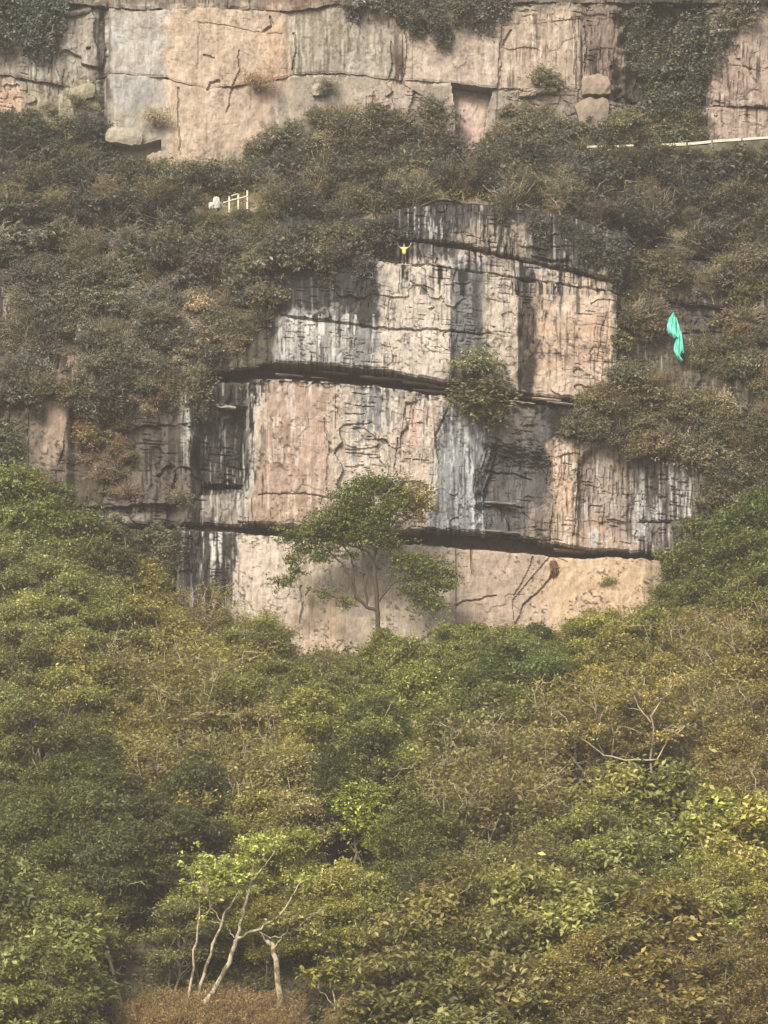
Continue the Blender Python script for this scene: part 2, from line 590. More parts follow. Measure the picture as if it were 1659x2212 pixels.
# ================================================================ the rock: colours (as they stand on the stone)
CREAM = (214, 193, 170); WARM = (206, 176, 146); PEACH = (206, 168, 136); GREY = (160, 148, 136); DARK = (92, 84, 78)
BROWN = (124, 104, 86); COOL = (170, 166, 160); PINK = (205, 180, 160); SOOT = (72, 65, 60); WHITE = (222, 208, 192); MID = (180, 162, 142)
OLIVE = (112, 101, 82)


def R(a, b, c, d):
    return [(a, b), (c, b), (c, d), (a, d)]


ZONES = [  # polygon, colour, strength, raggedness
    # lower cliff
    (R(-200, 440, 1900, 640), (98, 92, 86), 1, 0),
    (R(1000, 478, 1150, 560), (188, 166, 142), .8, 14),
    ([(820, 518), (1340, 606), (1340, 632), (830, 556)], (166, 152, 140), 1, 3),
    ([(820, 530), (1000, 540), (1000, 560), (820, 552)], DARK, .75, 5),
    ([(1000, 528), (1340, 606), (1340, 618), (1000, 556)], PINK, .7, 8),
    (R(-200, 555, 600, 860), OLIVE, 1, 0), (R(240, 555, 335, 645), (168, 150, 132), .8, 16), (R(1555, 800, 1655, 905), (176, 154, 134), .8, 16), (R(1395, 840, 1460, 925), (168, 150, 132), .8, 14),
    ([(372, 655), (450, 645), (455, 765), (390, 775)], (186, 166, 146), .9, 12),
    ([(112, 750), (165, 748), (160, 820), (118, 820)], (190, 156, 132), .9, 6),
    ([(-100, 560), (45, 562), (40, 690), (-100, 690)], (172, 152, 134), .9, 10),
    ([(-100, 690), (70, 690), (70, 800), (-100, 800)], (138, 116, 102), .7, 12),
    (R(596, 552, 820, 800), (190, 178, 164), 1, 4),
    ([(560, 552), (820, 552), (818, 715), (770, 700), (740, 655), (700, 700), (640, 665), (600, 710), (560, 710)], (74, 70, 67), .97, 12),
    ([(740, 690), (808, 700), (808, 790), (750, 785)], (140, 133, 126), .8, 8),
    (R(816, 560, 978, 835), CREAM, 1, 4),
    ([(828, 580), (850, 580), (848, 680), (832, 660)], GREY, .6, 6),
    (R(976, 560, 1046, 860), (136, 130, 124), 1, 5),
    (R(1046, 570, 1124, 860), (206, 184, 160), 1, 4),
    (R(1122, 580, 1160, 860), (98, 84, 74), .95, 5),
    (R(1160, 590, 1336, 870), (208, 180, 154), 1, 4),
    ([(1160, 690), (1330, 690), (1330, 790), (1160, 800)], (204, 168, 138), .7, 15),
    ([(1335, 600), (1900, 600), (1900, 1300), (1335, 900)], (118, 104, 84), 1, 6),
    ([(1470, 640), (1700, 640), (1700, 760), (1480, 760)], (112, 102, 92), .9, 15),
    # bed 3
    (R(-200, 838, 545, 1140), (134, 117, 102), 1, 0),
    ([(70, 858), (155, 852), (140, 950), (100, 1012), (62, 1010)], (186, 158, 134), .95, 5),
    ([(68, 870), (100, 880), (85, 1010), (58, 1010)], (120, 104, 90), .7, 6),
    (R(150, 858, 280, 1075), (112, 94, 76), .9, 10),
    (R(270, 880, 392, 1090), (128, 112, 98), .9, 10),
    ([(388, 840), (418, 830), (425, 860), (412, 1010), (390, 1010)], (190, 180, 165), .9, 5),
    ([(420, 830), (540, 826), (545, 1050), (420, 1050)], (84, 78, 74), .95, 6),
    ([(425, 880), (520, 866), (520, 878), (430, 892)], (190, 178, 160), .8, 3),
    ([(430, 1060), (520, 1060), (500, 1110), (430, 1110)], (176, 160, 142), .85, 8),
    ([(200, 1090), (265, 1090), (262, 1126), (205, 1122)], (196, 178, 158), .9, 4),
    ([(290, 1086), (330, 1086), (325, 1112), (295, 1112)], (178, 162, 144), .8, 4),
    ([(528, 830), (575, 820), (570, 960), (540, 1140), (505, 1140), (535, 1000)], (196, 182, 166), 1, 5),
    ([(560, 822), (730, 830), (722, 1150), (530, 1140), (556, 1000)], (190, 158, 134), 1, 6),
    ([(575, 900), (640, 900), (640, 1040), (560, 1060)], (176, 142, 118), .6, 16),
    ([(545, 1070), (660, 1065), (660, 1135), (530, 1135)], (184, 152, 126), .6, 10),
    (R(716, 832, 772, 1150), (210, 186, 162), .9, 6),
    ([(765, 838), (842, 846), (836, 950), (770, 950)], (162, 154, 146), .85, 8),
    ([(765, 940), (845, 930), (950, 1000), (940, 1150), (760, 1150)], (214, 190, 164), .9, 8),
    ([(840, 846), (975, 858), (955, 960), (930, 1150), (840, 1150)], (208, 182, 158), .9, 6),
    ([(880, 890), (940, 880), (900, 960), (870, 990)], (196, 152, 132), .6, 10),
    ([(955, 880), (1050, 880), (1050, 1155), (926, 1145), (940, 1000)], (158, 154, 148), 1, 6),
    ([(955, 900), (1000, 900), (990, 1000), (960, 960)], (132, 130, 128), .6, 10),
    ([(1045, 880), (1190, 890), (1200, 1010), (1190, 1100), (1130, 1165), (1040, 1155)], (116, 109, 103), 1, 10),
    ([(1080, 880), (1150, 885), (1150, 945), (1080, 940)], (150, 132, 114), .8, 10),
    ([(1150, 1085), (1185, 1080), (1188, 1165), (1125, 1160)], (178, 154, 132), .9, 6),
    ([(1190, 960), (1252, 950), (1252, 1195), (1192, 1180)], (202, 170, 140), 1, 6),
    ([(1250, 960), (1400, 940), (1400, 1200), (1250, 1190)], (182, 158, 138), 1, 8),
    ([(1255, 1110), (1310, 1120), (1340, 1180), (1255, 1190)], (190, 158, 132), .9, 6),
    (R(1370, 990, 1402, 1165), (204, 192, 180), .85, 6),
    (R(1402, 990, 1560, 1200), (156, 138, 122), .9, 8),
    # bed 2
    (R(-200, 1120, 385, 1480), (100, 94, 78), 1, 0),
    ([(375, 1140), (520, 1150), (520, 1480), (350, 1480)], (98, 90, 82), 1, 6),
    ([(505, 1150), (650, 1160), (650, 1480), (490, 1480)], (212, 188, 164), 1, 8),
    (R(645, 1160, 985, 1480), (212, 186, 158), 1, 5),
    ([(640, 1300), (740, 1280), (740, 1480), (640, 1480)], (206, 172, 138), .6, 12),
    (R(980, 1170, 1192, 1480), (188, 160, 136), 1, 5),
    ([(1190, 1190), (1435, 1200), (1435, 1480), (1110, 1480)], (206, 172, 136), 1, 6),
    (R(1380, 1210, 1470, 1480), (178, 150, 122), .8, 12),
    (R(1430, 1200, 1900, 1480), (120, 106, 84), 1, 8),
]
UPZONES = [
    (R(-200, -240, 1900, 420), (170, 152, 132), 1, 0),
    (R(-200, -240, 1900, 18), (140, 122, 104), .8, 8),
    ([(560, 8), (700, 0), (690, 24), (580, 24)], (150, 112, 92), .8, 6),
    (R(-200, 20, 232, 190), (176, 160, 140), 1, 6),
    ([(0, 165), (60, 175), (55, 290), (-100, 290), (-100, 165)], (208, 170, 140), .95, 6),
    ([(60, 175), (235, 160), (235, 300), (60, 300)], (156, 142, 116), .9, 8),
    ([(205, 20), (240, 20), (245, 240), (205, 250)], (134, 116, 100), .8, 8),
    ([(234, 18), (370, 18), (370, 340), (228, 330)], (184, 168, 150), 1, 9),
    ([(236, 60), (262, 56), (268, 105), (240, 110)], (214, 206, 194), .9, 6),
    ([(236, 165), (330, 168), (330, 235), (240, 235)], (172, 162, 152), .8, 8),
    ([(225, 235), (345, 235), (340, 310), (225, 318)], (176, 162, 138), .9, 6),
    ([(362, 22), (632, 20), (622, 190), (540, 330), (362, 345)], (198, 170, 144), 1, 9),
    ([(362, 22), (395, 22), (395, 345), (362, 345)], (210, 180, 150), .9, 5),
    ([(560, 60), (632, 40), (626, 180), (560, 190)], (206, 170, 138), .8, 10),
    ([(620, 24), (870, 20), (870, 165), (620, 165)], (172, 154, 132), 1, 6),
    ([(760, 60), (860, 50), (860, 165), (770, 160)], (184, 166, 146), .8, 10),
    ([(700, 165), (860, 170), (900, 230), (740, 230)], (186, 164, 142), .9, 10),
    (R(862, 20, 1084, 185), (192, 168, 146), 1, 4),
    (R(1080, 20, 1262, 200), (188, 162, 138), 1, 4),
    ([(980, 196), (1056, 202), (1040, 330), (985, 330)], (206, 172, 152), .95, 4),
    ([(990, 205), (1050, 208), (1040, 245), (990, 240)], (220, 190, 172), .8, 6),
    (R(1258, 20, 1350, 220), (156, 132, 114), 1, 6),
    ([(1225, 210), (1310, 208), (1320, 260), (1290, 300), (1240, 290)], (170, 148, 126), 1, 5),
    (R(1345, -200, 1530, 320), (102, 96, 80), 1, 8),
    (R(1528, 40, 1900, 330), (182, 156, 136), 1, 6),
    ([(1530, 130), (1590, 130), (1600, 190), (1540, 200)], (170, 140, 122), .8, 8),
]
STREAKS = [  # rect, colour, strip width, threshold, strength
    ((840, 440, 1345, 640), (66, 60, 56), 5, .50, .85), ((840, 440, 1345, 640), (190, 180, 168), 4, .64, .7),
    ((596, 560, 820, 800), (88, 84, 80), 6, .52, .8), ((596, 680, 820, 800), WHITE, 6, .54, .8), ((600, 600, 800, 720), (180, 172, 164), 4, .70, .6),
    ((816, 560, 980, 840), (150, 138, 126), 5, .60, .6), ((816, 560, 980, 840), (228, 212, 192), 6, .55, .5),
    ((976, 560, 1046, 850), (90, 85, 80), 6, .5, .7), ((1046, 560, 1124, 850), (158, 140, 124), 4, .58, .6),
    ((1122, 560, 1160, 850), (58, 50, 45), 6, .45, .7), ((1160, 590, 1336, 860), (118, 102, 90), 5, .60, .75),
    ((545, 815, 735, 1000), (218, 198, 180), 5, .56, .65), ((545, 900, 735, 1150), (226, 198, 172), 5, .60, .6),
    ((735, 830, 950, 1000), (148, 140, 132), 5, .52, .7), ((735, 830, 950, 1150), (228, 208, 186), 5, .56, .6),
    ((930, 870, 1060, 1160), (212, 206, 198), 5, .52, .8), ((930, 870, 1060, 1160), (92, 88, 86), 4, .58, .7),
    ((1040, 880, 1195, 1160), (70, 66, 63), 9, .54, .5), ((1040, 880, 1195, 1160), (152, 146, 138), 4, .66, .6),
    ((1185, 950, 1260, 1195), (232, 212, 190), 4, .55, .7), ((1185, 950, 1260, 1195), (96, 78, 66), 4, .64, .8),
    ((1250, 940, 1540, 1200), (212, 200, 188), 5, .60, .75), ((1250, 940, 1540, 1200), (96, 82, 72), 5, .60, .55),
    ((505, 820, 580, 1140), (60, 54, 50), 4, .56, .85), ((380, 830, 545, 1130), (206, 196, 182), 4, .66, .7),
    ((270, 850, 545, 1130), (60, 54, 50), 7, .5, .6), ((60, 850, 160, 1010), (150, 126, 106), 6, .5, .5),
    ((360, 1150, 525, 1480), (220, 206, 190), 5, .56, .85), ((360, 1150, 525, 1480), (56, 50, 46), 5, .52, .7),
    ((500, 1150, 760, 1480), (168, 146, 124), 5, .64, .5), ((500, 1150, 990, 1480), (232, 208, 182), 7, .56, .5),
    ((980, 1170, 1200, 1480), (206, 180, 156), 8, .55, .5), ((1190, 1200, 1440, 1480), (222, 192, 156), 9, .55, .5),
    ((1380, 1210, 1480, 1480), (100, 86, 70), 5, .55, .7), ((-100, 560, 600, 850), (178, 160, 142), 5, .64, .8),
    ((-100, 560, 600, 850), (70, 64, 58), 6, .5, .7), ((1335, 600, 1800, 1200), (176, 160, 144), 5, .66, .7),
    ((1335, 600, 1800, 1200), (68, 60, 50), 6, .5, .6),
]
UPSTREAKS = [
    ((-100, 20, 232, 190), (112, 98, 86), 5, .56, .6), ((-100, 20, 232, 190), (198, 184, 164), 5, .58, .7),
    ((196, 20, 250, 260), (92, 72, 60), 7, .5, .8), ((232, 20, 370, 330), (204, 194, 180), 8, .56, .5),
    ((362, 20, 640, 340), (218, 190, 162), 10, .55, .5), ((362, 20, 640, 340), (178, 140, 106), 8, .66, .5),
    ((610, 20, 870, 165), (130, 116, 98), 5, .52, .7), ((610, 20, 870, 165), (206, 190, 168), 5, .58, .7),
    ((840, 30, 900, 180), (104, 82, 70), 5, .5, .8), ((890, 20, 1084, 185), (212, 190, 168), 6, .55, .5),
    ((1080, 30, 1262, 195), (212, 190, 164), 5, .55, .7), ((1080, 30, 1262, 195), (130, 108, 90), 4, .62, .7),
    ((1230, 20, 1350, 230), (96, 76, 66), 5, .52, .8), ((1528, 40, 1800, 330), (206, 182, 160), 6, .55, .6),
    ((1528, 40, 1800, 330), (112, 92, 80), 5, .60, .8), ((60, 170, 235, 300), (200, 184, 154), 5, .6, .7),
]
KALB = np.array([0.420, 0.490, 0.572])


def paint(u, v, zones, streaks, seed):
    col = np.zeros((*u.shape, 3))
    wu = (fbm(u / 16, v / 30, seed, 3) - 0.5) * 2
    wv = (fbm(u / 16, v / 16, seed + 7, 3) - 0.5) * 2
    for pts, c, a, rag in zones:
        xs = [p[0] for p in pts]; ys = [p[1] for p in pts]
        s = (u > min(xs) - 30) & (u < max(xs) + 30) & (v > min(ys) - 30) & (v < max(ys) + 30)
        if not s.any():
            continue
        us = u[s]; vs_ = v[s]; acc = np.zeros(us.shape)
        rag = rag * 1.25 + (5 if rag else 0)
        for k in (-1.2, -.72, -.24, .24, .72, 1.2):
            acc += inpoly(us + wu[s] * rag * 1.7 + k * rag * .6, vs_ + wv[s] * rag * 1.7 + ((k * 7.3) % 2 - 1) * rag * .6, pts)
        acc = acc / 6 * a
        col[s] = col[s] * (1 - acc[:, None]) + lin(c) * acc[:, None]
    for k, ((a, b, c_, d), c, w, th, st) in enumerate(streaks):
        s = (u > a) & (u < c_) & (v > b) & (v < d)
        if not s.any():
            continue
        us = u[s] + wu[s] * 2.5; vs_ = v[s]
        n = 0.6 * vn(us / w, vs_ / (w * 16) + k * 3.3, seed + k) + 0.4 * vn(us / (w * .45), vs_ / (w * 7), seed + k + 50)
        env = np.minimum(np.minimum(us - a, c_ - us) / 14, 1).clip(0, 1) * (0.35 + 0.65 * sst(.3, .6, fbm(us / 45, vs_ / 70, seed + k + 80, 2)))
        m = sst(th - .02, th + .10, n) * min(1, st * 1.2) * env
        col[s] = col[s] * (1 - m[:, None]) + lin(c) * m[:, None]
    # dark specks and pocks in the colour, fainter on the upper cliff
    sp = sst(.68, .78, vn(u / 5.0, v / 4.0, seed + 200)) * sst(.45, .62, fbm(u / 40, v / 40, seed + 201, 2)) * (.3 if seed > 507 else .6)
    col *= (1 - sp[..., None])
    lum = col.mean(-1)
    col = col * np.clip(lum / 0.42, .05, 1)[..., None] ** 0.30
    mott = 0.86 + 0.28 * fbm(u / 30, v / 45, seed + 202, 4)
    return np.clip(col * KALB * mott[..., None], 0.01, 0.8)


def bed(parent, name, vt, vb, Y0, F, zones, streaks, seed, back=5.0, dv=2.3, jit=4.0, lip=0.22):
    us = np.arange(U0, U1, DU)
    jt = (fbm(us / 18, us * 0 + seed, seed + 300, 5) - 0.5) * 2 * jit
    jb = (fbm(us / 18, us * 0 + seed, seed + 301, 5) - 0.5) * 2 * jit
    a = vt(us) + jt; b = np.maximum(vb(us) + jb, a + 3)
    n = max(5, int(np.max(b - a) / dv))
    t = np.linspace(0, 1, n)
    UU = np.tile(us, (n, 1)); VV = a + (b - a) * t[:, None]
    Y = Y0 + F(UU, VV) + crack_field(UU, VV)
    e = np.minimum(t[:, None] * (b - a), (1 - t[:, None]) * (b - a))
    Y = Y + lip * (1 - sst(0, 5, e))
    pos = P(UU, VV, np.full(UU.shape, Y0))
    pos[..., 1] = Y
    c = paint(UU, VV, zones, streaks, seed)
    top = pos[:1].copy(); top[..., 1] = Y0 + back
    bot = pos[-1:].copy(); bot[..., 1] = Y0 + back
    pos = np.concatenate([top, pos, bot]); c = np.concatenate([c[:1], c, c[-1:]])
    r, k = pos.shape[:2]
    i = np.arange(r - 1)[:, None] * k; j = np.arange(k - 1)[None, :]
    Fq = np.stack([i + j, i + k + j, i + k + j + 1, i + j + 1], -1).reshape(-1, 4)
    m = mesh(name, pos.reshape(-1, 3), Fq, M_ROCK, c.reshape(-1, 3))
    return link(name, m, parent)


low = empty('lower_cliff', (0, 0, 0)); low['kind'] = 'structure'
upc = empty('upper_cliff', (0, UP_Y, 0)); upc['kind'] = 'structure'


def relocate(o, root):
    o.matrix_parent_inverse = Matrix.Translation(-Vector(root.location))


bed(low, 'rock_bed', rim, A1, LOW_Y, f_top, ZONES, STREAKS, 501, back=9)
bed(low, 'rock_bed', A1, A2, LOW_Y, f_strip, ZONES, STREAKS, 502)
bed(low, 'rock_bed', A2, B1, LOW_Y, f_bed4, ZONES, STREAKS, 503)
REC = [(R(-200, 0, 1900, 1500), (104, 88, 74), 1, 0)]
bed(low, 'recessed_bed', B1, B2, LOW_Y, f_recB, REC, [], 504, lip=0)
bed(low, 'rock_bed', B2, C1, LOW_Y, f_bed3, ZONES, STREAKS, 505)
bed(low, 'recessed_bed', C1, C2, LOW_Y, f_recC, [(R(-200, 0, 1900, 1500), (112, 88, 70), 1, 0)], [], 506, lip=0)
bed(low, 'rock_bed', C2, BOT, LOW_Y, f_bed2, ZONES, STREAKS, 507)
for o in [bed(upc, 'rock_bed', UTOP, UT2, UP_Y, f_up_cap, UPZONES, [], 508, dv=6, lip=.08),
          bed(upc, 'rock_bed', UT2, UMID, UP_Y, f_up1, UPZONES, UPSTREAKS, 509, lip=.07, jit=3.5),
          bed(upc, 'rock_bed', UMID, UBOT, UP_Y, f_up2, UPZONES, UPSTREAKS, 510, lip=.05)]:
    relocate(o, upc)


# loose slabs and blocks lodged in the ledges
def stone(parent, u, v, Y, su, sv, dep, colour, seed, ang=0.0, name='rock_slab'):
    """an irregular flat-faced block, su x sv picture units across, dep metres deep"""
    r = np.random.default_rng(seed)
    c = P(u, v, Y); m = 1 / 25.9
    nx, nz = 9, 5
    wild = 0.08 if sv > 16 else 0.02
    skew = r.uniform(-.18, .18) if sv > 16 else 0
    g = []
    for y in (0, 1):
        for iz in range(nz):
            for ix in range(nx):
                a = ix / (nx - 1) * 2 - 1; b = iz / (nz - 1) * 2 - 1
                k = 1 - 0.10 * (abs(a) ** 4) - (0.14 + wild) * r.random()
                k2 = 1 - 0.10 * (abs(b) ** 4) - (0.05 + wild) * r.random() + skew * b
                x = a * su / 2 * m * k2; z = b * sv / 2 * m * k
                yy = (-dep / 2 + 0.12 * dep * (a * a + b * b) + r.normal() * 0.03) if y == 0 else dep / 2
                g.append((x * math.cos(ang) - z * math.sin(ang), yy, x * math.sin(ang) + z * math.cos(ang)))
    g = np.array(g) + c
    F = []
    n = nx * nz
    for iz in range(nz - 1):
        for ix in range(nx - 1):
            q = iz * nx + ix
            F.append([q, q + 1, q + nx + 1, q + nx]); F.append([n + q, n + q + nx, n + q + nx + 1, n + q + 1])
    for ix in range(nx - 1):
        F.append([ix, n + ix, n + ix + 1, ix + 1]); q = (nz - 1) * nx + ix; F.append([q, q + 1, n + q + 1, n + q])
    for iz in range(nz - 1):
        q = iz * nx; F.append([q, q + nx, n + q + nx, n + q]); q = iz * nx + nx - 1; F.append([q, n + q, n + q + nx, q + nx])
    cc = np.tile(lin(colour) * KALB, (len(g), 1)) * (0.88 + 0.24 * r.random((len(g), 1)))
    o = link(name, mesh(name, g, np.array(F), M_ROCK, cc), parent)
    if parent is upc:
        relocate(o, upc)
    return o


SL = 0.09
for k, (u, v, w, h, c) in enumerate([
        (625, 812, 62, 6, (150, 132, 116)), (720, 806, 70, 5, (160, 140, 122)), (690, 818, 40, 4, (140, 122, 108)),
        (800, 816, 46, 6, (166, 146, 126)), (850, 820, 70, 6, (150, 128, 110)), (905, 829, 74, 7, (176, 150, 128)),
        (950, 838, 60, 6, (160, 134, 114)), (930, 846, 80, 5, (140, 116, 98)), (1130, 858, 60, 6, (170, 144, 122)),
        (1180, 864, 66, 6, (180, 152, 128)), (1120, 870, 76, 5, (176, 150, 126)), (1210, 872, 60, 5, (160, 136, 116)),
        (470, 878, 84, 8, (190, 176, 158)),
        (480, 1036, 70, 6, (120, 108, 98)),
        (610, 1132, 60, 5, (176, 150, 126)), (540, 1128, 56, 6, (160, 138, 118)), (1085, 1150, 80, 6, (140, 128, 118)),
        (1320, 1176, 100, 10, (190, 160, 134)), (1230, 1190, 70, 7, (160, 128, 104)), (1400, 1190, 60, 9, (158, 138, 120)),
        (1080, 1088, 70, 5, (150, 142, 134))]):
    Yk = (1.25 if 780 < v < 900 and u > 560 else 0.3)
    if u > 1400 and v < 760:
        Yk = f_bed4(np.array([u]), np.array([v]))[0] - 0.15
    elif 860 < v < 1125:
        Yk = f_bed3(np.array([float(u)]), np.array([float(v)]))[0] - 0.1
    elif v > 1125:
        Yk = 0.55
    elif v < 600:
        Yk = 0.15
    stone(low, u, v, Yk, w, h, 0.9, c, 900 + k, -SL + random.uniform(-.03, .03))
for k, (u, v, w, h, d, c, a) in enumerate([
        (1286, 186, 70, 52, 1.6, (170, 146, 124), 0.05), (1280, 248, 76, 78, 1.8, (158, 136, 114), 0.1),
        (338, 344, 50, 30, 1.4, (172, 150, 126), 0.25), (1170, 197, 74, 12, 1.0, (200, 178, 152), 0.05),
        (1140, 206, 40, 10, 0.9, (176, 156, 132), 0.1), (690, 195, 36, 30, 1.0, (196, 176, 154), 0.1),
        (268, 296, 92, 44, 1.2, (180, 164, 140), -0.12), (130, 60, 36, 20, 0.9, (140, 124, 108), 0.2),
        (170, 30, 60, 14, 1.2, (130, 116, 104), 0.15), (180, 200, 60, 40, 1.0, (172, 156, 126), 0.3),
        (1560, 70, 70, 12, 1.4, (176, 160, 142), 0.12), (1575, 50, 60, 8, 1.3, (160, 144, 128), 0.12)]):
    stone(upc, u, v, UP_Y - 0.05 + (0.5 if u < 232 else 0), w, h, d, c, 950 + k, a, 'rock_block')

# ================================================================ ground

def gz(x, y):
    x = np.asarray(x, float); y = np.asarray(y, float)
    z = np.where(y > -88, 0.54 * y, -47.5 + (-88 - y) * 0.026)
    z = np.where(y > 0, 0.0, z)
    z = np.where(y < -300, -42.0, z)
    near = np.clip(1 + y / 55, 0, 1)
    z = z + near * (6.5 * sst(17, 30, -x) + 5.0 * sst(22, 32, x))
    z = z + (fbm(x / 9 + 50, y / 9 + 50, 77, 3) - 0.5) * 1.6 * np.clip(-y / 6, 0, 1) * (y > -120)
    return z


def ground_mesh():
    xs = np.concatenate([np.linspace(-600, -62, 30), np.linspace(-60, 60, 90), np.linspace(62, 600, 30)])
    ys = np.concatenate([np.linspace(-700, -125, 40), np.linspace(-120, 1.0, 90), np.linspace(4, 30, 4)])
    X, Y = np.meshgrid(xs, ys)
    Z = gz(X, Y)
    V = np.stack([X, Y, Z], -1).reshape(-1, 3)
    k = len(xs)
    i = np.arange(len(ys) - 1)[:, None] * k; j = np.arange(k - 1)[None, :]
    F = np.stack([i + j, i + j + 1, i + k + j + 1, i + k + j], -1).reshape(-1, 4)
    o = link('slope_ground', mesh('slope_ground', V, F, M_SOIL, smooth=True))
    o['kind'] = 'structure'


ground_mesh()


def rimY(u):
    v = rim(u)
    return lean(u, v) + 1.2


def bench_at(u, v):
    """depth of the terrace at picture height v"""
    a = rim(u); b = 352.0
    s = np.clip((a - v) / np.maximum(a - b, 30), 0, 1)
    return rimY(u) + (UP_Y - 0.3 - rimY(u)) * s


def bench_mesh():
    us = np.linspace(U0, U1, 220)
    rows = []
    for s in np.linspace(0, 1, 26):
        v = rim(us) + (352 - rim(us)) * s
        Y = rimY(us) + (UP_Y + 1.5 - rimY(us)) * s
        p = P(us, v, Y); p[:, 2] += (fbm(us / 30, us * 0 + s * 8, 61, 3) - 0.5) * 1.2 - 0.35
        rows.append(p)
    V = np.array(rows); r, k = V.shape[:2]
    i = np.arange(r - 1)[:, None] * k; j = np.arange(k - 1)[None, :]
    F = np.stack([i + j, i + j + 1, i + k + j + 1, i + k + j], -1).reshape(-1, 4)
    o = link('terrace_ground', mesh('terrace_ground', V.reshape(-1, 3), F, M_BENCH, smooth=True)); o['kind'] = 'structure'


bench_mesh()
# the plateau behind the rim of the upper cliff
_t = P(np.array([829.5]), np.array([-230.0]), np.array([UP_Y]))[0][2]
pl = MB(); pl.box((0, 130, _t + 0.4), (560, 236, 2.0))
o = link('plateau_ground', pl.build('plateau_ground', M_SOIL)); o['kind'] = 'structure'


def ground_hit(u, v, H=0.0):
    """the place on the slope where a thing H metres high reaches picture height v"""
    lo, hi = -112.0, -1.5
    def f(Y):
        p = P(u, v, Y)
        return p[2] - float(gz(p[0], Y)) - H
    if f(hi) > 0:
        return hi
    for _ in range(40):
        mid = (lo + hi) / 2
        if f(mid) > 0:
            lo = mid
        else:
            hi = mid
    return (lo + hi) / 2


# ================================================================ plants

def leaf_quads(mb, C, Nn, L, W, r, tint):
    n = len(C)
    Nn = Nn / (np.linalg.norm(Nn, axis=1)[:, None] + 1e-9)
    a = r.normal(size=(n, 3)); T = np.cross(Nn, a); T /= np.linalg.norm(T, axis=1)[:, None] + 1e-9
    B = np.cross(Nn, T)
    L = np.asarray(L)[:, None]; W = np.asarray(W)[:, None]
    V = np.stack([C - T * L / 2, C + B * W / 2 + Nn * W * .18, C + T * L / 2, C - B * W / 2 + Nn * W * .18], 1).reshape(-1, 3)
    F = np.arange(n * 4).reshape(-1, 4)
    mb.add(V, F, np.repeat(tint, 4, axis=0))


def tufts(mb, lobes, r, per_m2=9.0, leaf=0.2, tuft=0.38, leaves=9, droop=0.0, shell=0.75, under=0.55, bright=0.25, wisp=0.4):
    """leaf tufts on the shells of crown lobes; each lobe (centre, radii)"""
    tips = []
    for c, rad in lobes:
        c = np.asarray(c, float); rad = np.asarray(rad, float)
        area = 4 * math.pi * ((rad[0] * rad[1] + rad[0] * rad[2] + rad[1] * rad[2]) / 3)
        k = max(4, int(area * per_m2 * 0.5))
        d = r.normal(size=(k * 2, 3)); d /= np.linalg.norm(d, axis=1)[:, None]
        keep = (d[:, 2] > -0.35) | (r.random(len(d)) < under)
        d = d[keep][:k]
        k = len(d)
        rr = shell + (1.12 - shell) * r.random(k) ** 0.6
        rr = rr + (r.random(k) < .2) * r.random(k) * .5
        lump = 0.82 + 0.36 * np.sin(d[:, 0] * 5 + c[0] * 3) * np.cos(d[:, 2] * 4 + c[2] * 2 + d[:, 1] * 3)
        tc = c + d * rad * (rr * lump)[:, None]
        loose = (r.random(k) < wisp)[:, None]
        tc = tc + loose * r.normal(size=tc.shape) * np.array([.55, .55, .42]) * min(1.0, rad[0])
        tips.append(tc)
        m = leaves
        C = np.repeat(tc + r.normal(size=tc.shape) * rad * .10, m, 0) + r.normal(size=(k * m, 3)) * tuft * 0.5 * np.array([1, 1, 0.6])
        if droop:
            C[:, 2] -= np.abs(r.normal(size=k * m)) * droop
        out = np.repeat(d, m, 0) * 0.5 + np.array([0, 0, 0.75]) + r.normal(size=(k * m, 3)) * 0.55
        sz = leaf * (0.6 + 0.8 * r.random(k * m))
        tt = np.repeat(0.75 + 0.5 * r.random(k), m) * (0.75 + 0.5 * r.random(k * m))
        pale = r.random(k * m) < bright * 0.7  # leaf highlights painted in: a share of leaves coloured much paler
        tt = np.where(pale, tt * 2.0, tt)
        tint = np.stack([tt, tt * (0.97 + 0.06 * r.random(k * m)), tt * np.where(pale, 1.35, .95)], 1)
        leaf_quads(mb, C, out, sz * 1.75, sz * .85, r, tint)
    return np.vstack(tips)


def bend(a, b, r, k=4, amt=0.12, sag=0.0):
    a = np.asarray(a, float); b = np.asarray(b, float)
    t = np.linspace(0, 1, k + 1)[:, None]
    p = a + (b - a) * t
    L = np.linalg.norm(b - a)
    p[1:-1] += r.normal(size=(k - 1, 3)) * amt * L / k
    p[:, 2] += sag * L * (4 * t[:, 0] * (1 - t[:, 0]))
    return p


PROTO = {}


